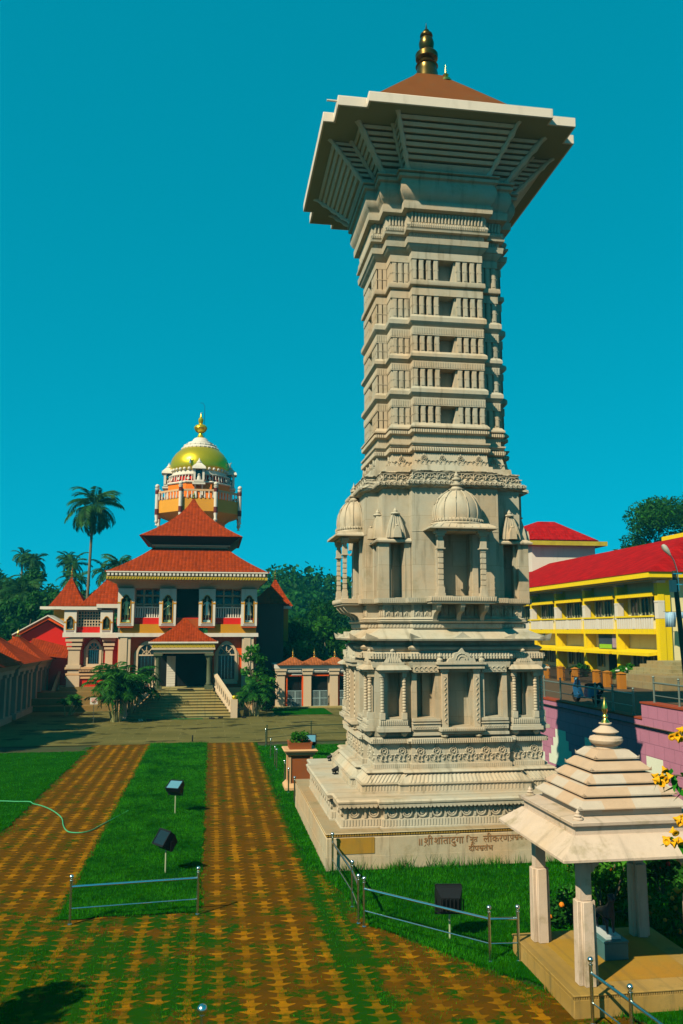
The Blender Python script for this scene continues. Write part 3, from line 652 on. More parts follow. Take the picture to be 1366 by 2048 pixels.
for i, (z0, z1) in enumerate(TIERS):
    b = MB(); mould(b, (SH[0], SH[1]-.05, SH[2]-.36), [(z0-.02,0),(z1+.02,0)])
    def wt(t):
        xs = [-.955,-.765,-.565,-.365, .245,.435,.635,.835]
        for x in xs: t.box(x, x+.12, -1.76, -1.58, z0-.01, z1+.01); t.box(x-.005, x+.125, -1.775, -1.6, z0+(z1-z0)*.48, z0+(z1-z0)*.52); t.box(x+.02,x+.10,-1.772,-1.7,z0+.04,z1-.05)
        t.loft([[(.14,-1.70,z0),(.25,-1.70,z0),(.25,-1.4,z0),(.14,-1.4,z0)],[(.20,-1.70,z1),(.25,-1.70,z1),(.25,-1.4,z1),(.20,-1.4,z1)]])
        t.box(-.955,-.90,-1.75,-1.38,z0-.01,z1+.01); t.box(.90,.955,-1.75,-1.38,z0-.01,z1+.01)
        for s_ in (-1, 1):
            for q in range(3):
                x = s_*(1.05+q*.165); t.box(x-.06, x+.06, -1.475, -1.40, z0-.01, z1+.01); t.box(x-.065, x+.065, -1.49, -1.4, z0+(z1-z0)*.47, z0+(z1-z0)*.50); t.box(x-.035,x+.035,-1.487,-1.4,z0+.05,z1-.05)
            for q in range(2):
                x = s_*(1.54+q*.13); t.box(x-.05, x+.05, -.97, -.90, z0-.01, z1+.01); t.box(x-.055,x+.055,-.98,-.9,z0+(z1-z0)*.47,z0+(z1-z0)*.5)
            for q in range(2):
                t.box(s_*1.38-.04, s_*1.38+.04, -1.6+.14, -1.43, z0, z1)
    allsides(b, wt); b.build('pillar_storey', m_stonec if 0 else m_stone, TW)
def between(z0, z1, big):
    h = z1-z0; b = MB(); n = SH
    prof = [(z0-.005,.02),(z0+h*.42,.02),(z0+h*.43,-.02)] if not big else [(z0-.005,.03),(z0+h*.40,.03),(z0+h*.41,-.03)]
    prof += [(z0+h*.47,.0),(z0+h*.50,.02),(z0+h*.62,.07),(z0+h*.66,.085),(z1-.07,.085),(z1-.03,.06),(z1+.005,.02)]
    mould(b, n, prof); b.build('storey_ledge', m_stone, TW)
    if not big:
        b = MB(); ribs(b, n, z0+h*.06, z0+h*.36, .02, .02, .045, .028, .012); b.build('carved_band', m_stone, TW)
between(11.01,11.50,False); between(12.01,12.45,False); between(12.91,13.45,False)
b = MB(); mould(b, SH, [(14.0,.02),(14.19,.02),(14.195,-.03),(14.24,-.02),(14.27,.07),(14.29,.08),(14.40,.07),(14.425,.02)]); b.build('storey_ledge', m_stone, TW)
b = MB(); mould(b, SH, [(15.01,.02),(15.20,.02),(15.205,-.02),(15.24,.0),(15.30,.08),(15.36,.12),(15.385,.13),(15.39,.15),(15.54,.17),(15.545,.05),(15.71,.07),(15.72,.19),(15.77,.20),(15.775,.09),(15.82,.14),(15.90,.17),(15.97,.14),(15.98,.08),(16.25,.11),(16.26,.14),(16.30,.26),
   (16.39,.27),(16.50,.27),(16.51,.22),(16.58,.24),(16.64,.30),(16.78,.36),(16.95,.36),(17.06,.32),(17.10,.33),(17.13,.40),(17.20,.42),(17.21,.36),(17.24,.36),(17.27,.44),(17.30,.44),(17.33,.36)])
b.build('head_moulding', m_stone, TW)
b = MB(); ribs(b, SH, 15.555, 15.70, .055, .07, .05, .035, .02); ribs(b, SH, 15.84, 15.96, .15, .15, .045, .036, .02); ribs(b, SH, 16.0, 16.24, .085, .11, .085, .07, .045); b.build('fluted_course', m_stone, TW)

# flared louvred head: posts and slats over a core coloured black as gap shade
z0, z1 = 17.33, 18.32
def lerp(t): return (1.12+.50*t, 1.68+.86*t, 2.07+1.06*t)
b = MB(); stack(b, [(z0+t*(z1-z0), *(v-.24 for v in lerp(t))) for t in (0, 1)]); b.build('louvre_core', m_black, TW)
b = MB()
for i in range(8):
    t0 = (i+.95)/9 if i else 0; t1 = t0+(.064 if i else .16); za, zc = z0+t0*(z1-z0), z0+t1*(z1-z0); A_, C_ = lerp(t0), lerp(t1)
    stack(b, [(za+.02, *(v-.07 for v in A_)), (za, *A_), (zc, *C_), (zc+.02, *(v-.07 for v in C_))])
b.build('louvre_slats', m_louv, TW)
def posts(t):
    for s_ in (-1, 1):
        for kx, ky in (('p','q3'), ('p','q2'), ('q2','q2')):
            pts = []; rr = []
            for i in range(13):
                u_ = i/12; p, q2, q3 = lerp(u_); d = dict(p=p, q2=q2, q3=q3); pts.append((s_*(d[kx]+.0), -(d[ky]+.03), z0+u_*(z1-z0)+.02)); rr.append(.055 if i % 3 else .085)
            t.tube(pts, rr, 7)
b = MB(); allsides(b, posts); b.build('louvre_post', m_louv, TW, split=True, tol=0)
RF = (2.42, 3.16, 3.44)
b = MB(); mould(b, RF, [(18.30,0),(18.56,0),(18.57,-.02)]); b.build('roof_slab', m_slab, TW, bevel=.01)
b = MB(); mould(b, RF, [(18.292,-.05),(18.302,-.05)]); b.build('soffit', m_slabu, TW)  # slab underside, its shade put into a darker colour
b = MB(); rr = [(18.55,2.62),(18.9,2.42),(19.5,1.98),(20.2,1.40),(20.8,.90),(21.2,.56),(21.42,.40)]
b.loft([[(r*x, r*y, z) for x, y in ((-1,-1),(0,-1.04),(1,-1),(1.04,0),(1,1),(0,1.04),(-1,1),(-1.04,0))] for z, r in rr]); b.build('copper_roof', m_copper, TW)
m_bronze = paint('dark_bronze_finial', (.10,.07,.02), .3, .5, 5, metal=.9, bump=.1)
b = MB(); b.lathe([(.44,21.30),(.42,21.42),(.36,21.55),(.36,21.70),(.33,21.75),(.33,21.92),(.37,21.94),(.30,22.0),(.25,22.12),(.36,22.18),(.37,22.32),(.30,22.40),(.16,22.46),(.23,22.56),(.25,22.70),(.21,22.84),(.14,22.88),(.21,22.94),(.20,23.0),(.09,23.04),(.08,23.08),(.10,23.12),(.03,23.2),(.0,23.42)], 20); b.v = [(x*.92, y*.92, z) for x, y, z in b.v]
fin = b.build('finial', m_bronze, TW)
b = MB(); b.lathe([(.20,21.15),(.16,21.25),(.05,21.32),(.09,21.40),(.03,21.46),(.0,21.75)], 12, .45, -.45); b.build('small_finial', m_brass, TW)
b = MB(); b.tube([(-3.17,-3.0,18.5),(-3.42,-3.0,18.5)], .025); b.build('drain_spout', m_slab, TW)

# ---------------------------------------------------------------- temple
FY = 58.0
def archpoly(x0, x1, z0, z1, foil=True, n=8):     # multifoil arch outline, counter-clockwise from bottom left
    w = x1-x0; cx = (x0+x1)/2; sp = z1-w*.62
    pts = [(x0, z0), (x1, z0), (x1, sp)]
    if foil:
        pts += [(cx+w*.5*.98, sp+w*.12), (cx+w*.42, sp+w*.24), (cx+w*.30, sp+w*.28), (cx+w*.29, sp+w*.40), (cx+w*.20, sp+w*.52), (cx+w*.08, sp+w*.60), (cx, sp+w*.62)]
        pts += [(2*cx-x, z) for x, z in pts[3:-1][::-1]]
    else: pts += [(cx+w/2*cos(a), sp+w*.62*sin(a)) for a in [pi*i/12 for i in range(1, 12)]]
    return pts + [(x0, sp)]
def frame_arch(mb, x0, x1, z0, z1, wdt, y0, y1, foil=True):    # ring between the arch and a larger copy
    a = archpoly(x0, x1, z0, z1, foil); b2 = archpoly(x0-wdt, x1+wdt, z0-wdt, z1+wdt, foil); n = len(a)
    for i in range(n):
        j = (i+1) % n; mb.loft([[(a[i][0],y0,a[i][1]),(a[j][0],y0,a[j][1]),(b2[j][0],y0,b2[j][1]),(b2[i][0],y0,b2[i][1])],[(a[i][0],y1,a[i][1]),(a[j][0],y1,a[j][1]),(b2[j][0],y1,b2[j][1]),(b2[i][0],y1,b2[i][1])]])
def panel_with_arch(mb, X0, X1, Z0, Z1, x0, x1, z0, z1, y0, y1, foil=True):   # rectangular slab pierced by an arch
    a = archpoly(x0, x1, z0, z1, foil); cx = (x0+x1)/2; k = a.index(max(a, key=lambda q: q[1])); top = a[2:]
    right = [q for q in a[1:k+1]]; left = [a[0]] + a[k:][::-1]
    for pts, X in ((right, X1), (left[:1]+left[1:], X0)):
        pts = [pts[0]] + pts[1:]
        for (xa, za), (xb, zb) in zip(pts[:-1], pts[1:]):
            if abs(zb-za) > 1e-5:
                mb.loft([[(xa,y0,za),(X,y0,za),(X,y0,zb),(xb,y0,zb)],[(xa,y1,za),(X,y1,za),(X,y1,zb),(xb,y1,zb)]])
    mb.box(X0, X1, y0, y1, z1, Z1); mb.box(X0, X1, y0, y1, Z0, z0)
HALL = thing('temple_hall', 'two-storey temple hall with stacked red tile roofs, statue niches and a porch over wide steps', 'temple', (-1.6, FY, 0))
HX = -1.6
def H(mb): mb.v = [(x-HX, y-FY, z) for x, y, z in mb.v]; return mb
def hb(mb, name, mat, par=None, **kw): return H(mb).build(name, mat, par or HALL, **kw)
# ground storey
b = MB(); b.box(-6.2, 3.0, 58.35, 72, 0, 5.0); hb(b, 'wall', m_orange)
b = MB()
for x0, x1 in ((-6.12,-5.34), (2.02,2.80)): b.box(x0, x1, 57.9, 58.5, 0, 4.75); b.box(x0+.12, x1-.22, 57.84, 57.9, 0, 4.75)
hb(b, 'pilaster', m_cream, split=True)
b = MB(); b.box(-6.3, 3.1, 57.78, 58.6, 4.78, 5.03); hb(b, 'string_course', m_white)
b = MB(); b.box(-6.05, -2.9, 57.9, 58.6, 5.03, 5.62); b.box(-.3, 2.95, 57.9, 58.6, 5.03, 5.62); hb(b, 'mustard_band', m_ochrep, split=True)
b = MB(); b.box(-6.3, 3.1, 58.05, 58.7, 5.62, 6.05); hb(b, 'red_band', m_red)
b = MB(); b.box(-6.3, 3.1, 60.2, 60.4, 5.6, 8.1); hb(b, 'gallery_back_wall', m_glass)
b = MB()
for x0, x1 in ((-5.2,-3.5), (.15,1.95)):
    w = x1-x0
    for i in range(4): b.box(x0+i*w/3-.06, x0+i*w/3+.06, 58.9, 59.0, 6.0, 8.0)
    for z in (6.9, 7.5): b.box(x0, x1, 58.88, 58.98, z, z+.12)
hb(b, 'gallery_grille', m_cream, split=True)
b = MB()
for x0, x1 in ((-5.2,-3.5), (.15,1.95)):
    for i in range(11): b.box(x0+.05+i*(x1-x0-.15)/10, x0+.13+i*(x1-x0-.15)/10, 58.2, 58.28, 6.05, 6.72)
    b.box(x0, x1, 58.15, 58.32, 6.70, 6.80); b.box(x0, x1, 58.12, 58.34, 5.98, 6.08)
hb(b, 'gallery_balustrade', m_white, split=True)
b = MB(); b.box(-2.4, -.9, 58.3, 60.3, 5.6, 8.0); hb(b, 'central_recess', m_black)  # solid black box stands in for the dark of the recess
b = MB(); b.box(-2.38, -.92, 58.0, 58.4, 5.03, 6.0); hb(b, 'recess_panel', paint('brown_orange_plaster', (.35,.07,.01), .7))
# upper cornice
b = MB(); b.box(-6.2, 3.0, 58.3, 72, 8.0, 8.55); hb(b, 'upper_wall', m_cream)
b = MB(); b.loft([[(-6.3,57.9,8.02),(3.1,57.9,8.02),(3.1,72,8.02),(-6.3,72,8.02)],[(-6.35,57.6,8.3),(3.15,57.6,8.3),(3.15,72,8.3),(-6.35,72,8.3)],[(-6.8,57.15,8.5),(3.5,57.15,8.5),(3.5,72.3,8.5),(-6.8,72.3,8.5)]]); hb(b, 'cornice_cove', m_cream)
b = MB(); b.box(-6.88, 3.58, 56.60, 72.6, 8.5, 8.98); hb(b, 'cornice', m_peach)
b = MB()
m_gapshade = paint('brown_painted_shade', (.10,.05,.02), .9)
g_ = MB(); g_.box(-6.85,3.55,56.575,56.602,8.75,8.96); hb(g_, 'cornice_shade_strip', m_gapshade)  # dark strip paints the shade between the cornice blocks
for i in range(42): x = -6.84+i*.247; b.box(x, x+.15, 56.50, 56.61, 8.78, 8.93)
b.box(-6.92, 3.63, 56.49, 72.7, 8.98, 9.06); hb(b, 'cornice_blocks', m_white)
b = MB(); b.box(-6.9, 3.6, 56.55, 56.61, 8.53, 8.70)
for i in range(57): x = -6.88+i*.181; b.loft([[(x,56.51,8.54),(x+.06,56.51,8.54),(x+.13,56.51,8.69),(x+.07,56.51,8.69)],[(x,56.56,8.54),(x+.06,56.56,8.54),(x+.13,56.56,8.69),(x+.07,56.56,8.69)]])
hb(b, 'gilded_frieze', m_gilt)
def swept_roof(mb, x0, x1, y0, y1, z0, z1, tx, ty, flare=.35, n=7):   # curved hip roof from eave rectangle to top half sizes
    cx, cy_ = (x0+x1)/2, (y0+y1)/2; hx, hy = (x1-x0)/2, (y1-y0)/2; rings = []
    for i in range(n+1):
        t = i/n; k = 1-t; kk = k*(1-flare)+flare*k*k if flare else k
        ax, ay = tx+(hx-tx)*kk, ty+(hy-ty)*kk; z = z0+(z1-z0)*t
        rings.append([(cx-ax,cy_-ay,z),(cx+ax,cy_-ay,z),(cx+ax,cy_+ay,z),(cx-ax,cy_+ay,z)])
    mb.loft(rings); return mb
b = MB(); swept_roof(b, -7.0, 3.72, 56.75, 70.5, 9.05, 11.0, 2.55, 3.3, .25); b.box(-7.02,3.74,56.7,57.0,9.02,9.12); hb(b, 'lower_tile_roof', m_tile)
b = MB(); b.box(-4.1,.95,60.4,66.8,10.7,11.15); b.box(-4.3,1.15,60.2,67,11.12,11.22); b.box(-4.25,1.1,60.25,67,11.68,11.8); hb(b, 'clerestory_frame', m_cream)
b = MB()
for i in range(6): b.box(-4.2+i*1.03, -4.08+i*1.03, 60.28, 60.36, 11.2, 11.7)
hb(b, 'clerestory_mullions', m_cream); b = MB(); b.box(-4.1,.95,60.5,66.8,11.2,11.7); hb(b, 'clerestory_glass', m_glass)
b = MB(); b.loft([[(-4.3,60.2,11.2),(1.15,60.2,11.2),(1.15,67,11.2),(-4.3,67,11.2)],[(-5.0,59.5,11.78),(1.85,59.5,11.78),(1.85,67.7,11.78),(-5.0,67.7,11.78)]], cap=False); hb(b, 'roof_underside', m_dark)
b = MB(); swept_roof(b, -5.15, 2.0, 59.3, 67.9, 11.75, 15.1, .05, .05, .62, 10); hb(b, 'upper_tile_roof', m_tile)
b = MB(); b.lathe([(.12,15.0),(.16,15.1),(.05,15.2),(.10,15.3),(.0,15.6)], 10, -1.58, 63.6); hb(b, 'roof_finial', m_brass)
# statue niche panels
def niche_panel(par, x0, x1, z0, z1, y, hook, fin=.18):
    w = x1-x0; b = MB(); panel_with_arch(b, x0, x1, z0, z1, x0+w*.2, x1-w*.2, z0+.22, z1-.42, y-.42, y-.30)
    b.box(x0, x0+.08, y-.30, y+.35, z0, z1); b.box(x1-.08, x1, y-.30, y+.35, z0, z1); b.box(x0+.08,x1-.08,y-.30,y+.35,z0,z0+.18); b.box(x0+.08,x1-.08,y-.30,y+.35,z1-.2,z1)
    f = hook(b, 'niche_panel', m_white, par)
    b = MB(); frame_arch(b, x0+w*.22, x1-w*.22, z0+.24, z1-.45, .05, y-.45, y-.31); zc = z1-.42-w*.5
    b.box(x0-.02, x0+w*.19, y-.44, y-.415, zc-.05, zc+.05); b.box(x1-w*.19, x1+.02, y-.44, y-.415, zc-.05, zc+.05); hook(b, 'arch_moulding', m_ochrep, par)
    b = MB(); b.box(x0+.09, x1-.09, y+.28, y+.34, z0+.18, z1-.2); hook(b, 'niche_back', paint('teal_niche_paint', (.03,.09,.085), .7), par)
    b = MB(); b.box(x0+.15,x1-.15,y-.435,y-.42,z0+.05,z0+.12); hook(b, 'name_strip', paint('grey_lettering', (.25,.2,.2), .8), par)
PANELS = [(-6.22,-5.16), (-3.52,-2.42), (-.92,.18), (1.92,2.98)]
def hk(par_hook):
    def f(b, name, mat, par): return hb(b, name, mat, par)
    return f
for x0, x1 in PANELS:
    niche_panel(HALL, x0, x1, 5.50, 7.98, 58.0, hk(0))
b = MB()
for x0, x1 in PANELS: b.box(x0+.03, x1-.03, 57.62, 58.3, 5.40, 5.50)
hb(b, 'niche_brackets', m_orange, split=True)
# ground floor windows
def arch_window(par, hook, x0, x1, z0, z1, y):
    b = MB(); frame_arch(b, x0, x1, z0, z1, .16, y-.12, y+.02, False); frame_arch(b, x0-.16, x1+.16, z0, z1+.16, .10, y-.06, y+.02, True)
    b.box(x0-.2, x1+.2, y-.22, y+.02, z0-.3, z0-.16); b.box(x0, x1, y-.08, y, z1-(x1-x0)*.66, z1-(x1-x0)*.58)
    w = x1-x0; cx = (x0+x1)/2; sp = z1-w*.6
    for a in (45, 90, 135): ribbon(b, [(cx, sp), (cx+w*.46*cos(radians(a)), sp+w*.56*sin(radians(a)))], .06, y-.02, .05)
    ribbon(b, arc(cx, sp, w*.24, 0, 180, 8), .05, y-.02, .05)
    f = hook(b, 'window_frame', m_cream, par)
    b = MB(); b.plate(archpoly(x0, x1, z0, z1, False), y-.02, y+.03); hook(b, 'window_glass', m_glass, par)
    b = MB()
    for i in range(1, 5): b.box(x0+w*i/5-.012, x0+w*i/5+.012, y-.05, y-.02, z0, sp)
    hook(b, 'window_bars', m_steel, par)
arch_window(HALL, hk(0), -4.85, -3.75, 1.95, 4.25, 58.33); arch_window(HALL, hk(0), .45, 1.55, 1.95, 4.25, 58.33)
# porch
b = MB(); b.box(-3.6, .1, 54.9, 58.3, 3.78, 4.0); b.box(-3.75, .22, 54.75, 58.3, 4.0, 4.12); b.box(-3.68,.16,54.82,58.3,4.12,4.40); hb(b, 'porch_entablature', m_cream)
b = MB(); b.box(-3.72, .20, 54.79, 54.82, 4.13, 4.38); b.box(.16,.20,54.8,58,4.13,4.38)
for i in range(16): ribbon(b, arc(-3.58+i*.243, 4.25, .08, 0, 300, 6), .03, 54.79, .03)
hb(b, 'porch_gilded_frieze', m_gilt)
b = MB(); b.box(-3.95, .40, 54.70, 58.3, 4.40, 4.50); hb(b, 'porch_gutter', m_white)
b = MB(); swept_roof(b, -3.95, .40, 54.70, 58.4, 4.48, 6.0, .12, .3, .45); hb(b, 'porch_tile_roof', m_tile2)
b = MB()
for x in (-3.35, -.15):
    b.box(x-.26, x+.26, 54.95, 55.5, 1.5, 1.75); b.lathe([(.17,1.75),(.19,1.85),(.15,1.95),(.14,3.3),(.19,3.4),(.19,3.5),(.25,3.6),(.25,3.8)], 14, x, 55.2); b.box(x-.28,x+.28,54.92,55.5,3.62,3.78)
hb(b, 'porch_column', paint('grey_green_stone', (.09,.11,.06), .6, .3, 3), split=True)
b = MB(); b.box(-3.55,.05,58.25,58.34,1.5,3.78); hb(b, 'porch_painted_shade', m_black)  # black sheet stands in for the shade deep in the porch
b = MB(); b.box(-2.35,-.75,58.2,58.26,1.5,3.75); hb(b, 'doorway', m_black)
b = MB(); b.box(-2.95,-2.38,58.1,58.25,1.5,3.5); 
for i in range(12): b.box(-2.94,-2.39,58.08,58.1,1.55+i*.16,1.60+i*.16)
hb(b, 'notice_board', m_white)
b = MB()
N_ = 10
for i in range(N_):
    y = 52.2+i*.31; t = i/(N_-1); xl, xr = -5.0+1.5*t, 1.3-1.15*t; z0_, z1_ = i*.15, (i+1)*.15
    b.prism([(xl, y), (xr, y), (.12, 58.4), (-3.45, 58.4)], z0_, z1_-.03); b.prism([(xl-.02, y-.045), (xr+.02, y-.045), (.14, 58.4), (-3.47, 58.4)], z1_-.03, z1_)
m_step = stone('step_stone', (.30,.27,.11), algae=.6, grime=.6); hb(b, 'steps', m_step)
b = MB(); b.box(-6.2,-3.5,57,58.4,0,1.4); b.box(.2,3.0,57,58.4,0,1.4); hb(b, 'base_wall', m_peach, split=True)
b = MB(); b.prism([(-5.1,52.4),(-5.05,52.3),(-3.5,55.4),(-3.5,57),(-5.1,57)], 0, .5); b.prism([(1.4,52.3),(1.45,52.4),(1.45,57),(.2,57),(.2,55.4)], 0, .5); hb(b, 'planting_bed', stone('bed_stone', (.20,.17,.08), algae=.7), split=True)
for (xb, xt) in ((-5.1,-3.58), (1.4,.25)):
    b = MB(); n = 10; T0 = ((xb, 52.3), (xt, 55.5))
    for za, zb_ in ((.05,.22),(.80,.95)):
        b.loft([[(x-.12,y,z+za) for x, y, z in ((xb,52.3,0),)]+[(xb+.12,52.3,za),(xt+.12,55.5,za+1.53),(xt-.12,55.5,za+1.53)], [(xb-.12,52.3,zb_),(xb+.12,52.3,zb_),(xt+.12,55.5,zb_+1.53),(xt-.12,55.5,zb_+1.53)]])
    for i in range(n): t = (i+.7)/n; z = .2+t*1.5; b.lathe([(.05,z-.05),(.08,z+.15),(.05,z+.3),(.06,z+.64)], 8, xb+(xt-xb)*t, 52.3+3.2*t)
    b.box(xb-.2,xb+.2,52.0,52.35,0,1.1); hb(b, 'stair_balustrade', m_cream)
b = MB(); b.ball(1.4, 52.15, 1.2, .14); b.ball(-5.1, 52.15, 1.2, .14); hb(b, 'newel_ball', m_gold)
# statues
def figure(name, kind, mat):
    """one skinned body; kind picks the pose of the arms"""
    J = {'pel':(0,0,.95),'spi':(0,.01,1.15),'che':(0,0,1.36),'nek':(0,0,1.50),'hed':(0,-.01,1.60),'top':(0,-.01,1.74),
         'hl':(.10,0,.90),'kl':(.12,-.03,.50),'al':(.11,.02,.09),'tl':(.12,-.14,.03),'hr':(-.10,0,.90),'kr':(-.10,-.02,.50),'ar':(-.10,.02,.09),'tr':(-.11,-.14,.03),
         'sl':(.19,0,1.40),'sr':(-.19,0,1.40)}
    arms = {'rest': ((.27,-.03,1.12),(.26,-.14,.90),(-.27,-.03,1.12),(-.26,-.14,.90)), 'flute': ((.30,-.10,1.18),(.10,-.22,1.42),(-.32,-.10,1.20),(-.18,-.24,1.44)),
            'spread': ((.32,-.05,1.16),(.36,-.20,1.34),(-.32,-.05,1.16),(-.36,-.20,1.34)), 'veena': ((.30,-.08,1.14),(.14,-.22,1.10),(-.30,-.06,1.16),(-.22,-.22,1.28))}[kind]
    for k_, p_ in zip(('el','wl','er','wr'), arms): J[k_] = p_
    E_ = [('pel','spi'),('spi','che'),('che','nek'),('nek','hed'),('hed','top'),('pel','hl'),('hl','kl'),('kl','al'),('al','tl'),('pel','hr'),('hr','kr'),('kr','ar'),('ar','tr'),('che','sl'),('sl','el'),('el','wl'),('che','sr'),('sr','er'),('er','wr')]
    R_ = dict(pel=.15,spi=.12,che=.15,nek=.055,hed=.09,top=.08,hl=.10,kl=.07,al=.05,tl=.04,hr=.10,kr=.07,ar=.05,tr=.04,sl=.07,sr=.07,el=.05,wl=.035,er=.05,wr=.035)
    ks = list(J); me = bpy.data.meshes.new(name); me.from_pydata([J[k_] for k_ in ks], [(ks.index(a), ks.index(c)) for a, c in E_], [])
    o = bpy.data.objects.new(name, me); COL.objects.link(o); sk = o.modifiers.new('skin', 'SKIN')
    for i, k_ in enumerate(ks): me.skin_vertices[0].data[i].radius = (R_[k_],)*2
    me.skin_vertices[0].data[0].use_root = True
    ss = o.modifiers.new('sub', 'SUBSURF'); ss.levels = ss.render_levels = 1
    m2 = bpy.data.meshes.new_from_object(o.evaluated_get(bpy.context.evaluated_depsgraph_get())); bpy.data.objects.remove(o); return m2
m_silver = paint('silvered_statue', (.55,.62,.52), .4, .3, 8, metal=.5, bump=.3)
m_greenst = paint('greenish_bronze_statue', (.42,.52,.26), .4, .3, 8, metal=.4, bump=.3)
def statue(x, y, z, h, kind, mat, label):
    s_ = h/1.95; t = thing('niche_statue', label, 'statue', (x, y, z), 0, 'statues in the temple facade niches')
    o = mkobj('body', figure('body', kind, mat), mat, t); o.location = (0,0,.24*s_); o.scale = (s_,)*3
    b = MB(); b.box(-.34*s_,.34*s_,-.2,.16,0,.10*s_); b.box(-.28*s_,.28*s_,-.16,.14,.10*s_,.25*s_); b.build('pedestal', mat, t)
    b = MB(); b.lathe([(.11,0),(.12,.05),(.09,.14),(.05,.20),(.0,.28)], 10); c = b.build('crown', mat, t); c.location = (0,-.01*s_,1.90*s_); c.scale = (s_,)*3
    b = MB(); b.lathe([(.24,0),(.19,.25),(.13,.5),(.12,.62)], 12, z=.45); c = b.build('draped_skirt', mat, t); c.location = (0,.0,.2*s_); c.scale = (s_, s_*.8, s_)
    if kind == 'flute': b = MB(); b.tube([(.08,-.24,1.42),(-.34,-.26,1.48)], .018, 6); c = b.build('flute', mat, t); c.location = (0,0,.24*s_); c.scale = (s_,)*3
    if kind == 'veena': b = MB(); b.tube([(.40,-.20,1.40),(-.05,-.24,1.05),(-.36,-.22,.86)], [.02,.03,.08], 8); c = b.build('lute', mat, t); c.location = (0,0,.24*s_); c.scale = (s_,)*3
for (x0, x1), kd, mt, lb in zip(PANELS, ('rest','veena','spread','flute'), (m_greenst, m_greenst, m_silver, m_silver),
      ('greenish statue standing with arms down in the leftmost tall white niche of the temple hall', 'greenish statue holding a long lute in the niche left of the dark central recess',
       'silvery statue with raised forearms in the niche right of the dark central recess', 'pale silver statue in the rightmost tall white niche of the temple hall')):
    statue((x0+x1)/2, 58.0, 5.69, 1.62, kd, mt, lb)

# left wing
WY = 61.0
WING = thing('temple_wing', 'red and cream left wing of the temple with arched window, lattice and two statue niches', 'temple wing', (-8.4, WY, 0))
def W(b, name, mat, par=None, **kw): b.v = [(x+8.4, y-WY, z) for x, y, z in b.v]; return b.build(name, mat, WING, **kw)
b = MB(); b.box(-9.6,-6.25,61.3,72,1.4,4.9); W(b, 'wall', m_red)
b = MB(); b.box(-9.75,-6.25,60.9,72,1.3,1.95); W(b, 'base_wall', m_red, split=True)
b = MB(); b.box(-9.95,-6.25,60.72,62,2.55,2.70); b.box(-9.9,-6.25,60.8,62,2.15,2.28); b.box(-9.9,-6.25,60.8,62,1.92,2.05)
for i in range(18): b.box(-9.0+i*.1, -8.94+i*.1, 60.72, 60.82, 2.38, 2.5)
W(b, 'string_course', m_peach)
b = MB()
for x0, x1 in ((-9.82,-8.95),(-7.35,-6.75)):
    b.box(x0,x1,60.75,61.4,1.3,2.1); b.box(x0+.05,x1-.05,60.82,61.4,2.1,3.9); b.box(x0-.05,x1+.05,60.7,61.4,2.6,2.85); b.box(x0-.02,x1+.02,60.75,61.4,3.9,4.05); b.box(x0-.08,x1+.08,60.68,61.4,4.15,4.35); b.box(x0-.14,x1+.14,60.6,61.4,4.45,4.70)
W(b, 'pilaster', m_cream, split=True)
arch_window(WING, lambda b, n, m, p: W(b, n, m), -8.5, -7.75, 2.9, 4.35, 61.28)
b = MB(); b.box(-10.15,-6.2,60.5,72,4.75,5.05); b.box(-7.6,-6.2,60.4,72,4.7,4.98); b.box(-7.95,-6.3,60.35,68,6.75,7.02); b.box(-10.3,-7.6,60.45,72,6.62,6.84); W(b, 'cornice', m_white)
b = MB(); b.box(-9.3,-7.7,60.9,61.1,5.05,5.45); W(b, 'red_panel', m_red)
b = MB(); b.box(-9.6,-7.2,61.5,61.7,5.05,6.6); W(b, 'painted_shadow_back_wall', m_glass)  # near-black colour stands in for the shadow behind the lattice
b = MB()
for i in range(9): b.box(-9.25+i*.19, -9.19+i*.19, 60.95, 61.05, 5.45, 6.55)
for j in range(6): b.box(-9.28,-7.68,60.94,61.04,5.48+j*.2,5.53+j*.2)
W(b, 'lattice_screen', m_cream)
for x0, x1 in ((-10.1,-9.28),(-7.68,-6.85)): niche_panel(WING, x0, x1, 5.05, 6.60, 61.0, lambda b, n, m, p: W(b, n, m))
b = MB(); swept_roof(b, -9.4, -3.6, 62.0, 70, 6.95, 9.6, .6, 2.4, .1); W(b, 'tile_roof', m_tile)
b = MB(); b.box(-9.2,-6.3,62.3,69,6.8,7.0); W(b, 'roof_fascia', m_ochrep)
b = MB()
for i in range(8): b.box(-10.6, -9.6, 60.0+i*.35, 66, 0+i*.17, .17+i*.17)
W(b, 'side_steps', m_peach); b = MB()
b.loft([[(-10.75,60.2,.6),(-10.55,60.2,.6),(-10.55,64,2.6),(-10.75,64,2.6)],[(-10.75,60.2,.85),(-10.55,60.2,.85),(-10.55,64,2.85),(-10.75,64,2.85)]])
for i in range(8): b.box(-10.72,-10.6,60.3+i*.45,60.42+i*.45,.0,.75+i*.24)
W(b, 'side_balustrade', m_peach)
b = MB(); b.box(-14,-6.2,57.6,62,-.02,.35); b.box(-13,-6.2,58.6,62,.35,.75); b.box(-12,-6.2,59.6,62,.75,1.1); b.box(-10.2,-6.2,60.4,62,1.1,1.38); W(b, 'terraced_footing', stone('earthy_footing', (.22,.15,.05), algae=.7))
statue(-9.69, 61.0, 5.25, 1.05, 'veena', m_silver, 'small silver statue in the left niche beside the lattice screen of the wing')
statue(-7.27, 61.0, 5.25, 1.05, 'spread', m_greenst, 'small dark statue in the right niche beside the lattice screen of the wing')

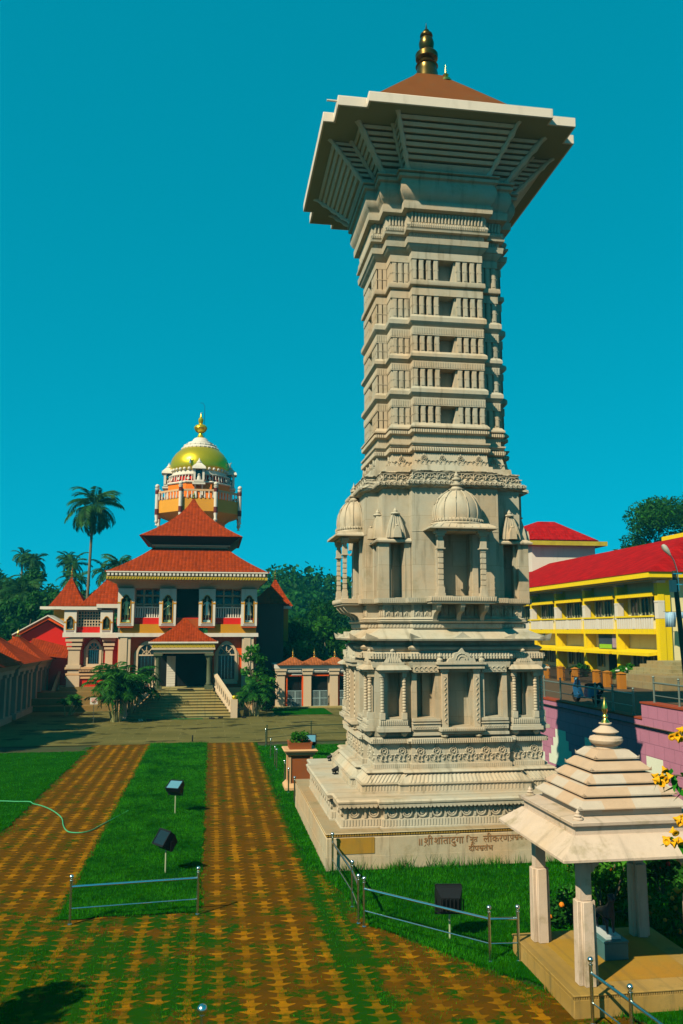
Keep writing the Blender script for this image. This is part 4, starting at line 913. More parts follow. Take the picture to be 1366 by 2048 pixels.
# gabled porch and turrets behind
G_ = thing('gabled_porch', 'orange gabled side porch with red tiles at the left of the temple wing', 'porch', (-11.6, 63, 0))
def gb(b, n, m): b.v = [(x+11.6, y-63, z) for x, y, z in b.v]; return b.build(n, m, G_)
b = MB(); b.plate([(-13.6,0),(-9.9,0),(-9.9,4.85),(-11.6,5.85),(-13.6,4.7)], 63.0, 66); gb(b, 'wall', m_red)
b = MB(); b.plate([(-13.9,4.62),(-11.55,5.98),(-9.8,5.0),(-9.8,5.18),(-11.55,6.2),(-13.9,4.85)], 62.6, 66); gb(b, 'gable_roof', m_orange)
b = MB(); b.plate([(-13.92,4.86),(-11.55,6.21),(-9.78,5.19),(-9.78,5.27),(-11.55,6.30),(-13.92,4.94)], 62.5, 66.1); gb(b, 'gable_coping', m_white)
b = MB(); b.loft([[(-12.6,61.2,3.55),(-9.9,61.2,3.3),(-9.9,63,3.9),(-12.6,63,4.6)],[(-12.6,61.2,3.65),(-9.9,61.2,3.4),(-9.9,63,4.0),(-12.6,63,4.7)]]); gb(b, 'lower_tile_roof', m_tile2)
T1 = thing('roof_turret', 'small pyramid-roofed turret with brass spire behind the left wing', 'turret', (-10.6, 66, 0), group='pyramid-roofed corner turrets')
b = MB(); b.box(-1.0,1.0,-1.0,1.0,0,6.9); b.build('wall', m_ochrep, T1); b = MB(); b.box(-1.9,1.2,-1.5,1.5,6.75,6.95); b.build('slab', m_white, T1)
b = MB(); swept_roof(b, -1.35,1.35,-1.3,1.3,6.98,9.2,.03,.03,.2); b.build('pyramid_tile_roof', m_tile, T1)
b = MB(); b.lathe([(.1,9.1),(.14,9.2),(.04,9.3),(.12,9.4),(.03,9.5),(.09,9.6),(.03,9.7),(.06,9.8),(0,10.1)], 10); b.build('spire', m_brass, T1)
T2 = copy_tree(T1, (4.95, 68, .15), 0, 'small pyramid-roofed turret with brass spire behind trees right of the hall')
LW = thing('rear_annex', 'low tile-roofed annex in shadow behind the right edge of the temple hall', 'annex', (4.2, 62.5, 0))
b = MB(); b.box(-1.2,1.0,0,6,0,7.2); b.build('wall', paint('grey_plaster_painted_shade', (.045,.05,.045), .8), LW); b = MB(); swept_roof(b, -1.5,1.5,-.4,6.2,7.15,8.4,.1,2,.2); b.build('tile_roof', m_tile, LW)  # annex shadow is put into the near-black wall colour

# domed sanctuary tower
DT = thing('dome_tower', 'octagonal orange and white sanctuary tower with golden dome, balcony and gilded pot finial', 'dome tower', (-1.4, 75, 0))
def oct_(r, z, n=8, ph=pi/8): return [(r*cos(2*pi*i/n+ph), r*sin(2*pi*i/n+ph), z) for i in range(n)]
m_or2 = paint('bright_orange_plaster', (.85,.19,.010), .65, .08, 1, grime=.1)
b = MB(); b.loft([oct_(2.5,8), oct_(2.5,15.2)]); b.build('shaft', m_or2, DT)
b = MB(); b.loft([oct_(2.5,14.6), oct_(2.9,14.9), oct_(3.7,15.2), oct_(3.75,15.25), oct_(3.75,16.35)]); b.build('balcony_wall', paint('saffron_plaster', (.66,.30,.03), .7), DT)
b = MB(); b.loft([oct_(3.0,16.2), oct_(2.86,17.8)]); b.build('drum', m_or2, DT)
b = MB(); b.loft([oct_(2.96,17.8), oct_(3.02,17.88), oct_(2.92,17.98)]); b.lathe([(2.55,18.5),(2.72,18.56),(2.72,18.64),(2.5,18.7)], 40); b.lathe([(2.46,18.7),(2.42,19.1),(2.55,19.16)], 40); b.build('cornice', m_white, DT)
b = MB(); b.lathe([(2.68,17.95),(2.55,18.52)], 40); b.build('red_drum_band', m_red, DT)
b = MB()
for i in range(56):
    a = i*2*pi/56; b.tube([(2.74*cos(a),2.74*sin(a),18.02),(2.66*cos(a),2.66*sin(a),18.55)], .04, 5)
    if i % 3 == 0: b.lathe([(.13,0),(.13,.05)], 10, T=Matrix.Translation((2.78*cos(a),2.78*sin(a),18.2)) @ RZ(a) @ Matrix.Rotation(pi/2,4,'Y'))
b.build('baluster_ring', m_white, DT)
b = MB()
for k in range(8):
    a0, a1 = pi/8+k*pi/4, pi/8+(k+1)*pi/4; R_ = 3.78
    for j in range(8):
        t = (j+.5)/8; x = R_*(cos(a0)*(1-t)+cos(a1)*t); y = R_*(sin(a0)*(1-t)+sin(a1)*t); b.lathe([(.05,16.35),(.09,16.5),(.045,16.75),(.07,16.95)], 7, x, y)
b.build('balcony_balusters', m_white, DT)
b = MB()
for k in range(8):
    a0, a1 = pi/8+k*pi/4, pi/8+(k+1)*pi/4
    b.loft([[(R_*cos(a0),R_*sin(a0),z),(R_*cos(a1),R_*sin(a1),z)] + [((R_-.2)*cos(a1),(R_-.2)*sin(a1),z),((R_-.2)*cos(a0),(R_-.2)*sin(a0),z)] for z, R_ in ((16.95,3.85),(17.12,3.85))])
b.build('balcony_rail', m_peach, DT)
b = MB(); g2 = MB()
for k in range(8):
    a = pi/8+k*pi/4; x, y = 3.85*cos(a), 3.85*sin(a)
    b.lathe([(.14,14.2),(.06,14.3),(.17,14.5),(.12,14.7),(.16,15.0),(.16,17.3),(.20,17.35),(.20,17.42)], 12, x, y); b.ball(x, y, 17.6, .19); g2.lathe([(.17,16.9),(.18,17.1),(.17,17.25)], 12, x, y); g2.lathe([(.175,15.1),(.175,15.6)], 12, x, y)
b.build('balcony_posts', m_white, DT, split=True); g2.build('post_bands', paint('maroon_paint', (.12,.02,.02), .6), DT, split=True)
b = MB(); b.lathe([(2.46,19.0),(2.58,19.3),(2.62,19.6),(2.57,19.95),(2.42,20.35),(2.15,20.75),(1.8,21.08),(1.5,21.3),(.9,21.5)], 48); b.build('golden_dome', m_gold, DT)
b = MB(); b.lathe([(1.62,21.2),(1.64,21.3),(1.45,21.45),(1.45,21.58),(1.15,21.7),(1.1,21.85),(.75,21.98),(.62,22.2),(.50,22.3)], 40)
for i in range(28): a = i*2*pi/28; b.ball(1.6*cos(a), 1.6*sin(a), 21.26, .09, 8)
for i in range(20): a = i*2*pi/20; b.ball(1.4*cos(a), 1.4*sin(a), 21.55, .09, 8)
for i in range(36): a = i*2*pi/36; b.ball(2.52*cos(a), 2.52*sin(a), 19.12, .14, 8)
b.build('petal_cap', m_white, DT)
b = MB(); b.lathe([(.50,22.25),(.30,22.4),(.18,22.7),(.17,22.8),(.3,22.85),(.48,23.0),(.60,23.25),(.58,23.35),(.45,23.5),(.22,23.6),(.16,23.7),(.22,23.85),(.24,24.05),(.18,24.15),(.1,24.25),(.06,24.4),(.0,24.75)], 24); b.build('pot_finial', m_gold, DT)
b = MB(); b.tube([(.3,0,22.4),(.32,0,25.3),(.15,0,25.6),(-.08,0,25.6)], .018, 5); b.build('lightning_rod', m_dark, DT)
def shrine(b, W_, O_):
    b.box(-.42,.42,-3.35,-2.7,18.42,18.6); b.plate([(-.55,18.2),(.55,18.2),(.55,18.35),(-.55,18.35)], -3.45, -2.7)
    for x in (-.38,.38): b.box(x-.09,x+.09,-3.35,-3.15,18.6,19.55); b.box(x-.12,x+.12,-3.38,-3.1,19.45,19.55)
    b.loft([[(-.6,-3.55,19.55),(.6,-3.55,19.55),(.6,-2.6,19.55),(-.6,-2.6,19.55)],[(-.55,-3.5,19.75),(.55,-3.5,19.75),(.55,-2.6,19.75),(-.55,-2.6,19.75)],[(-.2,-3.2,20.1),(.2,-3.2,20.1),(.2,-2.7,20.1),(-.2,-2.7,20.1)]])
    b.lathe([(.2,20.05),(.24,20.2),(.1,20.35),(.0,20.6)], 10, 0, -2.95)
    for x in (-.3,.3): b.plate([(-3.0,17.0),(-3.2,17.3),(-3.1,17.8),(-3.45,18.2),(-2.8,18.2),(-2.8,17.0)], -.07, .07, T=Matrix.Translation((x,0,0)) @ Matrix.Rotation(-pi/2,4,'Z') @ Matrix.Scale(-1,4,(1,0,0)))
for k in range(4):
    b = MB(); shrine(b, 0, 0); b.v = [(x, y+.25, z-.6) for x, y, z in b.v]; o = b.build('dome_shrine', m_white, DT); o.rotation_euler = (0,0,k*pi/2)
    b = MB(); b.box(-.3,.3,-2.8,-2.45,18.0,18.9); c = b.build('shrine_recess', m_glass, o)
    b = MB(); b.ball(0,-2.9,18.5,.12); b.lathe([(.2,18.0),(.17,18.2),(.12,18.38)], 10, 0, -2.9); b.build('shrine_figure', m_white, o)
for k in range(4):
    a = pi/4+k*pi/2; b = MB(); b.tube([(0,0,0),(0,0,.35),(.12,0,.5),(.2,0,.42)], [.09,.11,.07,.02], 7); b.tube([(0,0,.3),(-.2,0,.5)], [.1,.02], 6); o = b.build('bird_ornament', paint('pale_teal_ornament', (.25,.4,.38), .5), DT); o.location = (2.75*cos(a+.5), 2.75*sin(a+.5), 19.5)

# row of small shrines to the right of the stairs
def small_shrine_unit(par, x, w, door, y=0):
    """one bay: pier at left, doorway, gate"""
    pass
SR = thing('shrine_row', 'low cream row of gated shrines with brown tile roofs beyond the lawn', 'shrine', (7.6, 58.5, 0))
m_tile3 = tiles('brown_tile_roof', (.34,.10,.03), .12, .18)
b = MB(); b.box(-3.2,5.5,.35,4,0,2.45); b.build('wall', m_cream, SR)
b = MB()
for x in (-3.1,-1.28,.57,2.4,4.2):
    b.box(x-.05,x+.48,-.12,.4,0,2.35); b.box(x-.12,x+.55,-.2,.4,2.2,2.45); b.box(x-.17,x+.6,-.26,.4,2.45,2.62)
b.build('pier', m_cream, SR, split=True)
b = MB(); b.box(-3.3,5.5,-.28,4.2,2.62,2.86); b.box(-3.2,5.5,-.15,.4,2.35,2.62)
for x in (-2.5,-.7,1.15,3.0): b.box(x,x+1.0,-.19,-.15,2.42,2.5)
b.build('entablature', m_white, SR)
b = MB()
for i, x in enumerate((-2.5,-.75,1.1,2.95)):
    if i % 2 == 0: b.box(x-.13,x+.07,-.02,.4,0,2.2); b.box(x+1.08,x+1.28,-.02,.4,0,2.2)
    b.box(x+.0,x+1.2,-.02,.4,2.1,2.25)
b.build('door_frame', m_orange, SR, split=True)
b = MB()
for x in (-2.43,-.75,1.17,2.95): b.box(x,x+1.12,.30,.36,0,2.1)
b.build('doorway', m_black, SR, split=True)
m_gate = paint('pale_blue_iron', (.30,.42,.42), .5)
for x in (-2.42,-.72,1.18,2.98):
    b = MB()
    for i in range(13): b.box(x+i*.086,x+.022+i*.086,.02,.05,.06,1.1)
    for z in (.06,.58,1.08): b.box(x,x+1.06,.0,.06,z,z+.04)
    b.box(x+.5,x+.56,-.01,.07,.06,1.12); b.build('iron_gate', m_gate, SR)
b = MB()
for x in (-2.55,1.5,3.7): b.box(x+.4,x+1.1,-.05,.0,2.17,2.27)
b.build('door_sign', m_white, SR, split=True)
for x in (-2.0,-.5,.95,2.8):
    b = MB(); swept_roof(b, x-1.15,x+1.15,-.45,1.9,2.86,3.35,.15,.15,.35); r_ = b.build('tile_roof', m_tile3, SR)
    b = MB(); b.lathe([(.10,3.3),(.14,3.36),(.05,3.42),(.09,3.52),(.03,3.6),(.07,3.68),(.02,3.78),(0,4.05)], 10, x, .7); b.build('roof_finial', m_brass, r_)
b = MB(); b.box(-3.4,5.5,-.8,.4,0,.08); b.build('threshold', m_step, SR)
# left row of shrines, seen from the shaded side
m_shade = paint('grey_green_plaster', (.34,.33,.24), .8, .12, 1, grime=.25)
def shrine_block(y, label):
    t = thing('tiled_shrine', label, 'shrine', (-11.4, y, 0), group='tile-roofed shrines along the left edge')
    b = MB(); b.box(-3.6,-.35,-2.3,2.3,0,3.0); b.build('wall', m_red, t)
    b = MB()
    for yy in (-2.3,-.8,.7,1.85): b.box(-.5,0,yy,yy+.45,.35,2.75); b.box(-.55,.08,yy-.05,yy+.5,2.55,2.75)
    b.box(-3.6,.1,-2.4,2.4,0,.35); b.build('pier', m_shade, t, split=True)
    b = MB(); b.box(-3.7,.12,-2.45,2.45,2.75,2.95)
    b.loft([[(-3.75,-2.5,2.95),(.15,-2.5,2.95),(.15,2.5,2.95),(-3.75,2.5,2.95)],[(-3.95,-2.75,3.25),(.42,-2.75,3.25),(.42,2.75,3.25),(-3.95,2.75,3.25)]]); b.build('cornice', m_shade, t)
    b = MB(); b.box(-.42,-.36,-1.85,-.8,.35,2.5); b.box(-.42,-.36,-.35,.7,.35,2.5); b.box(-.42,-.36,1.15,1.85,.35,2.5); b.build('doorway', m_black, t, split=True)
    b = MB(); swept_roof(b, -4.1,.55,-2.9,2.9,3.25,4.75,.1,.6,.15); b.build('tile_roof', m_tile2, t)
    b = MB(); b.lathe([(.12,4.7),(.2,4.8),(.07,4.9),(.12,5.0),(.03,5.12),(0,5.45)], 10, -1.8, 0); b.build('roof_finial', m_brass, t)
    return t
for y, lb in ((49.5, 'nearest shaded shrine with red tile roof at the left edge'), (55.3, 'middle shaded shrine with red tile roof at the left edge'), (61.1, 'farthest shaded shrine of the left row, beside the gabled porch')): shrine_block(y, lb)

# ---------------------------------------------------------------- pavilion
PX, PY = 6.14, 12.76
PV = thing('stone_pavilion', 'small pink sandstone pavilion with tiered pyramid roof and brass finial at the right front', 'pavilion', (PX, PY, 0))
def ring(e, z): return [(-e,-e,z),(e,-e,z),(e,e,z),(-e,e,z)]
m_paveo = stone('pavilion_floor_stone', (.34,.215,.05), warm=(.40,.26,.08), algae=.7, joints=.62, grime=.7)
b = MB(); b.loft([ring(1.19,-.1), ring(1.19,.235), ring(1.16,.236), ring(1.16,.275), ring(1.20,.276), ring(1.20,.30)]); pf = b.build('platform', m_paveo, PV, bevel=.006)
b = MB(); allsides(b, lambda t: [t.box(-1.19+i*.034, -1.17+i*.034, -1.19, -1.15, .236, .276) for i in range(70)]); b.build('dentil_course', m_paveo, pf)
b = MB(); b.box(-.82,.82,-.82,.82,.30,.306); b.build('floor_inlay', m_ochre, pf)
for sx in (-1, 1):
    for sy in (-1, 1):
        b = MB(); x, y = sx*.84, sy*.84
        b.loft([[(x+u_*r,y+v_*r,z) for u_, v_ in ((-1,-.55),(-.55,-.55),(-.55,-1),(.55,-1),(.55,-.55),(1,-.55),(1,.55),(.55,.55),(.55,1),(-.55,1),(-.55,.55),(-1,.55))] for z, r in ((.30,.145),(1.42,.135))])
        b.box(x-.085,x+.085,y-.085,y+.085,1.42,2.2); b.box(x-.11,x+.11,y-.11,y+.11,1.95,2.0)
        for dx, dy in ((-sx,0),(0,-sy)):
            T_ = Matrix.Translation((x, y, 0)) @ RZ(math.atan2(dy, dx))
            b.plate([(.08,1.78),(.14,1.80),(.17,1.86),(.22,1.88),(.24,1.95),(.33,1.97),(.35,2.06),(.08,2.06)], -.05, .05, T=T_)
        b.build('column', m_pave, PV, bevel=.008)
b = MB(); b.loft([ring(.97,2.06), ring(.97,2.2)]); b.build('beam', m_pave, PV)
b = MB(); b.loft([ring(.95,2.14), ring(1.33,2.045), ring(1.33,2.085), ring(1.03,2.33), ring(.9,2.33)]); b.build('eave', m_pave, PV, bevel=.004)
b = MB(); b.loft([ring(1.0,2.31), ring(1.0,2.45), ring(1.06,2.46), ring(1.07,2.51), ring(.9,2.53)]); b.build('parapet', m_pave, PV, bevel=.004)
k = NT('pavilion_roof_stone'); u, z, nn = k.face_uv()
w_ = k.n('ShaderNodeTexWhiteNoise', noise_dimensions='2D'); k.l(k.comb(k.math('FLOOR', k.math('MULTIPLY', u, 2.1)), k.math('FLOOR', k.math('MULTIPLY', z, 6.2))), w_.inputs['Vector'])
cc = k.mix(k.ramp(w_.outputs['Value'], .3, .7), (.50,.42,.33), (.50,.35,.23)); n1 = k.noise(5, 6, .7); f_ = k.math('MULTIPLY_ADD', n1, .4, .8)
k.col(k.mix(1.0, cc, k.comb(f_, f_, f_), 'MULTIPLY')).rough(.85, 0, .25); k.bump(k.noise(40, 4), .4, .01); m_pvroof = k.m
for e, e2, z in ((.86,.74,2.645),(.735,.62,2.80),(.61,.49,2.955),(.485,.37,3.115),(.36,.25,3.27)):
    b = MB(); b.loft([ring(e-.09, z-.13), ring(e-.09, z-.012), ring(e, z-.012), ring(e, z+.01), ring(e2, z+.11), ring(e2-.08, z+.115)])
    for sx in (-1,1):
        for sy in (-1,1): b.loft([[(sx*(e-.06),sy*(e-.0),z+.0),(sx*e,sy*e,z+.0),(sx*e,sy*(e-.06),z+.0)],[(sx*e*1.0,sy*e*1.0,z+.05)]*3])
    b.build('roof_tier', m_pvroof, PV, bevel=.003)
b = MB(); b.lathe([(.17,3.36),(.17,3.42),(.21,3.44),(.245,3.47),(.26,3.51),(.245,3.55),(.19,3.57),(.15,3.58),(.15,3.61),(.20,3.625),(.20,3.635),(.12,3.69),(.08,3.72),(.07,3.74),(.10,3.75),(.10,3.765),(.05,3.77)], 28); b.build('stone_discs', m_pave, PV)
b = MB(); b.lathe([(.075,3.765),(.06,3.79),(.035,3.82),(.03,3.84),(.045,3.86),(.04,3.88),(.025,3.90),(.03,3.92),(.045,3.95),(.045,4.0),(.03,4.06),(.012,4.11),(.0,4.17)], 20); b.build('brass_finial', m_brass, PV)
for sx, sy in ((-1,-1),(-1,1),(1,-1),(1,1)):
    b = MB(); b.lathe([(.07,2.52),(.075,2.54),(.045,2.56),(.06,2.58),(.03,2.60),(.035,2.62),(.0,2.67)], 12, sx*.92, sy*.92); b.build('corner_knob', m_pave, PV)
# animal statue on a dark pedestal
def skinned(name, J, R_, E_, sub=1):
    ks = list(J); me = bpy.data.meshes.new(name); me.from_pydata([J[q] for q in ks], [(ks.index(a), ks.index(c)) for a, c in E_], [])
    o = bpy.data.objects.new(name, me); COL.objects.link(o); o.modifiers.new('skin', 'SKIN')
    for i, q in enumerate(ks): me.skin_vertices[0].data[i].radius = (R_[q],)*2
    me.skin_vertices[0].data[0].use_root = True
    s_ = o.modifiers.new('sub', 'SUBSURF'); s_.levels = s_.render_levels = sub
    m2 = bpy.data.meshes.new_from_object(o.evaluated_get(bpy.context.evaluated_depsgraph_get())); bpy.data.objects.remove(o); return m2
AS = thing('animal_statue', 'dark animal statue standing on a teal stone pedestal inside the pavilion', 'statue', (6.10, 12.95, .306))
m_teal = paint('teal_stone', (.05,.15,.16), .35, .2, 6); m_slate = paint('dark_blue_stone', (.022,.035,.05), .35, .2, 6)
b = MB(); b.box(-.19,.19,-.33,.33,0,.24); b.box(-.20,.20,-.34,.34,.24,.27); b.build('pedestal', m_teal, AS, bevel=.008)
b = MB(); b.box(-.12,.12,-.24,.24,.27,.31); b.build('statue_base', paint('pale_marble', (.5,.55,.55), .4), AS)
J = dict(hip=(0,.17,.62), mid=(0,.02,.60), chest=(0,-.12,.64), neck=(0,-.20,.76), head=(0,-.22,.86), muz=(0,-.31,.84), tail=(0,.26,.58), tend=(0,.28,.40),
  fl=(.05,-.14,.54), flk=(.055,-.13,.43), flf=(.055,-.14,.32), fr=(-.05,-.14,.54), frk=(-.055,-.15,.43), frf=(-.055,-.16,.32), bl=(.055,.16,.54), blk=(.06,.21,.43), blf=(.06,.18,.32), br=(-.055,.16,.54), brk=(-.06,.20,.43), brf=(-.06,.17,.32), earl=(.05,-.20,.91), earr=(-.05,-.20,.91))
R2 = dict(hip=.085, mid=.075, chest=.085, neck=.05, head=.045, muz=.028, tail=.018, tend=.014, fl=.04, flk=.022, flf=.02, fr=.04, frk=.022, frf=.02, bl=.05, blk=.024, blf=.02, br=.05, brk=.024, brf=.02, earl=.014, earr=.014)
E2 = [('hip','mid'),('mid','chest'),('chest','neck'),('neck','head'),('head','muz'),('hip','tail'),('tail','tend'),('chest','fl'),('fl','flk'),('flk','flf'),('chest','fr'),('fr','frk'),('frk','frf'),('hip','bl'),('bl','blk'),('blk','blf'),('hip','br'),('br','brk'),('brk','brf'),('head','earl'),('head','earr')]
mkobj('animal_body', skinned('animal_body', J, R2, E2), m_slate, AS)

# ---------------------------------------------------------------- railings
def fence(name, label, posts, rails, h=.86, z=0, r=.024, pr=.022, cat='railing', group=None, ball=.04, mat=None):
    """posts: list of (x,y); rails: list of (i, j) post pairs joined by two rails"""
    m_ = mat or m_steel; x0, y0 = posts[0]; t = thing(name, label, cat, (x0, y0, z), 0, group)
    for x, y in posts:
        b = MB(); b.lathe([(r*1.6,0),(r*1.6,.02),(r,.03),(r,h-.12),(r*1.3,h-.115),(r*1.3,h-.10),(r*.7,h-.095),(r*.7,h-.07)], 12, x-x0, y-y0); p = b.build('post', m_, t)
        b = MB(); b.ball(x-x0, y-y0, h-.04, ball, 16); b.build('ball_cap', m_, p)
    for i, j in rails:
        (xa, ya), (xb, yb) = posts[i], posts[j]
        for zz, rr in ((h-.21, pr), (h-.58, pr*.5)):
            b = MB(); b.tube([(xa-x0, ya-y0, zz), (xb-x0, yb-y0, zz)], rr, 10); b.build('rail', m_, t)
    return t
fence('steel_railing', 'short two-post steel railing across the near end of the middle grass strip', [(-2.40,16.4),(-.16,16.61)], [(0,1)])
fence('steel_railing', 'bent steel railing running from the tower plinth corner to the pavilion', [(2.68,18.86),(2.74,16.6),(2.70,15.68),(2.77,15.50),(4.46,13.64),(4.92,13.60)], [(0,1),(1,2),(3,4),(4,5)])
fence('steel_railing', 'steel railing in front of the pavilion at the bottom right corner', [(5.12,11.38),(5.22,10.48),(5.33,9.3)], [(0,1),(1,2)])
fence('steel_post', 'steel post of which only the big ball top shows at the bottom edge', [(-.02,10.55)], [], h=.90, ball=.062, cat='post')
fence('steel_railing', 'thin line of steel posts along the left edge of the tower lawn', [(2.50,39.2),(2.48,35.6),(2.49,33.3),(2.51,32.6),(2.56,29.7),(2.55,28.1),(2.58,26.4)], [], h=.8)
for i in range(4): pass
fence('dark_railing', 'dark pipe railing along the far edge of the tower lawn', [(2.56,39.3),(4.75,40.7),(8.6,40.9),(12.6,41.0)], [(0,1),(1,2),(2,3)], h=.95, mat=paint('dark_green_pipe', (.03,.06,.03), .5))
b = MB(); b.lathe([(.035,0),(.03,.22),(.02,.30),(.0,.31)], 10); o = b.build('ground_stub', m_dark, loc=(-.81,41.4,0)); tag(o, 'tiny dark stub post where the middle grass strip meets the courtyard', 'post')
b = MB(); b.box(-5.9,2.55,0,.05,0,.04)

# ---------------------------------------------------------------- floodlights, planter, small things
def flood(x, y, ph, az, tilt, label, w=.42, hh=.34, glasscol=None, z=0, group='pole floodlights on the lawn'):
    t = thing('floodlight', label, 'floodlight', (x, y, z), az, group)
    b = MB(); b.tube([(0,0,-.02),(0,0,ph)], .016, 8); b.build('pole', paint('galvanised_pole', (.36,.42,.26), .5, .2, 8), t)
    b = MB(); b.box(-w*.56,w*.56,-.02,.02,ph,ph+.03); b.box(-w*.56,-w*.53,-.025,.025,ph,ph+hh*.6); b.box(w*.53,w*.56,-.025,.025,ph,ph+hh*.6); b.build('yoke', m_dark, t)
    T_ = Matrix.Translation((0,0,ph+hh*.55)) @ Matrix.Rotation(tilt, 4, 'X')
    b = MB(); b.loft([[(-w*.5,-.14,-hh*.5),(w*.5,-.14,-hh*.5),(w*.5,-.14,hh*.5),(-w*.5,-.14,hh*.5)],[(-w*.5,-.02,-hh*.5),(w*.5,-.02,-hh*.5),(w*.5,-.02,hh*.5),(-w*.5,-.02,hh*.5)],[(-w*.36,.16,-hh*.3),(w*.36,.16,-hh*.3),(w*.36,.16,hh*.3),(-w*.36,.16,hh*.3)]], T=T_)
    for i in range(5): b.box(-w*.3+i*w*.15-.006,-w*.3+i*w*.15+.006,.02,.19,-hh*.28,hh*.28,T=T_)
    h_ = b.build('housing', m_dark, t, smooth=False)
    b = MB(); b.box(-w*.44,w*.44,-.147,-.139,-hh*.43,hh*.43,T=T_); b.build('lens', glasscol or m_glass, h_)
    b = MB()
    for a in (-1,1): b.box(a*w*.5-.012,a*w*.5+.012,-.155,-.13,-hh*.5,hh*.5,T=T_)
    for c_ in (-1,1): b.box(-w*.5,w*.5,-.155,-.13,c_*hh*.5-.012,c_*hh*.5+.012,T=T_)
    b.build('bezel', m_dark, h_); return t
m_lens = paint('pale_lens_glass', (.10,.26,.34), .12, .1, spec=.9, bump=0)
flood(-.94, 25.45, .52, radians(-28), radians(-58), 'black floodlight facing up, farther of the two on the middle grass strip', glasscol=m_lens)
flood(-.89, 19.40, .50, radians(-55), radians(-35), 'black floodlight tilted left, nearer of the two on the middle grass strip')
flood(4.10, 14.68, .42, radians(172), radians(-12), 'black square floodlight standing in the grass between the railing and the tower plinth', w=.44, hh=.40)
flood(4.15, 35.9, .40, radians(-8), radians(-50), 'floodlight with a pale lens beside the planter beyond the plinth', w=.5, hh=.42, glasscol=m_lens)
def spot(x, y, az, label):
    t = thing('spotlight', label, 'spotlight', (x, y, 1.43), az, 'small spotlights on the tower platform')
    b = MB(); b.box(-.09,.09,-.07,.07,0,.02); b.box(-.015,.015,-.02,.02,.02,.10); b.build('bracket', m_dark, t)
    T_ = Matrix.Translation((0,0,.12)) @ Matrix.Rotation(radians(70), 4, 'X'); b = MB(); b.lathe([(.05,-.10),(.055,.0),(.075,.10),(.08,.12)], 14, T=T_); h_ = b.build('housing', m_dark, t)
    b = MB(); b.lathe([(.074,.119),(.06,.128)], 14, T=T_); b.build('lens', paint('bright_lens', (.75,.75,.7), .1, .05), h_)
spot(3.73,20.6,radians(160),'small black spotlight on the platform at the near left corner of the tower base')
spot(3.32,22.8,radians(100),'small black spotlight on the platform midway along the tower base left side')
spot(3.50,25.1,radians(80),'small black spotlight at the far left corner of the platform')
spot(6.15,19.93,radians(95),'small black spotlight lying on the platform before the middle of the tower front')
PL = thing('planter_pedestal', 'brown and cream square pedestal planter with leafy plants behind the plinth', 'planter', (2.98, 28.9, 0))
b = MB(); b.box(-.37,.37,-.37,.37,0,1.12); b.build('body', paint('brown_plaster', (.26,.075,.02), .75, .15, 2, grime=.3), PL)
b = MB()
for sx in (-1,1):
    for sy in (-1,1): b.box(sx*.36-.045,sx*.36+.045,sy*.36-.045,sy*.36+.045,0,1.12)
b.loft([ring(.52,0),ring(.52,.10),ring(.42,.22)]); b.build('corner_trim', m_peach, PL)
b = MB(); b.loft([ring(.40,1.10),ring(.47,1.14),ring(.47,1.20),ring(.53,1.22),ring(.56,1.27),ring(.53,1.30)]); b.build('cap', m_peach, PL)
b = MB(); b.loft([ring(.36,1.29),ring(.37,1.42),ring(.40,1.52),ring(.34,1.50),ring(.33,1.42)]); b.build('trough', paint('terracotta', (.30,.09,.03), .8), PL)
# hose
b = MB(); hp = [(-9.5,28.3),(-7.5,28.0),(-6.26,27.76),(-5.78,27.61),(-5.32,27.5),(-4.85,27.0),(-4.4,26.2),(-4.04,25.29),(-3.85,24.4),(-3.68,23.8),(-3.5,23.5),(-3.2,23.45),(-3.0,23.69),(-2.85,24.2),(-2.54,25.2),(-2.3,26.0)]
def smoothpath(p, z, n=5):
    out = []
    for i in range(len(p)-1):
        p0, p1, p2, p3 = p[max(i-1,0)], p[i], p[i+1], p[min(i+2,len(p)-1)]
        for q in range(n):
            t = q/n; out.append(tuple(.5*(2*p1[a]+(p2[a]-p0[a])*t+(2*p0[a]-5*p1[a]+4*p2[a]-p3[a])*t*t+(3*p1[a]-p0[a]-3*p2[a]+p3[a])*t**3) for a in (0,1))+(z,))
    return out+[tuple(p[-1])+(z,)]
b.tube([(x+4.4,y-25.5,z+(.05 if x < -5.3 else 0)) for x, y, z in smoothpath(hp, .022)], .015, 8); o = b.build('garden_hose', paint('green_hose', (.05,.36,.16), .5), loc=(-4.4,25.5,0)); tag(o, 'pale green garden hose curving over the left paver path', 'hose')
# sign, mats, shoes, kerb
SG = thing('notice_sign', 'small white notice on a thin stake beside the palm clump left of the steps', 'sign', (-6.55, 50.3, 0))
b = MB(); b.tube([(0,0,0),(0,0,1.1)], .02, 6); b.build('stake', m_steel, SG); b = MB(); b.box(-.21,.21,-.03,-.01,1.05,1.42); s_ = b.build('board', m_white, SG)
b = MB()
for z_, w_2 in ((1.34,.15),(1.27,.12),(1.20,.15),(1.13,.10)): b.box(-w_2,w_2,-.034,-.03,z_,z_+.028)
b.build('red_text', m_red, s_)
b = MB(); b.box(-1.12,1.12,-.22,.22,0,.02); tag(b.build('green_mat', paint('green_mat', (.01,.10,.02), .9), loc=(-1.57,51.85,.005)), 'green mat lying on the courtyard at the foot of the temple steps', 'mat')
b = MB(); b.box(-.5,.5,-.3,.3,0,.02); tag(b.build('door_mat', m_dark, loc=(-1.6,55.2,1.5)), 'dark mat on the landing before the temple doorway', 'mat')
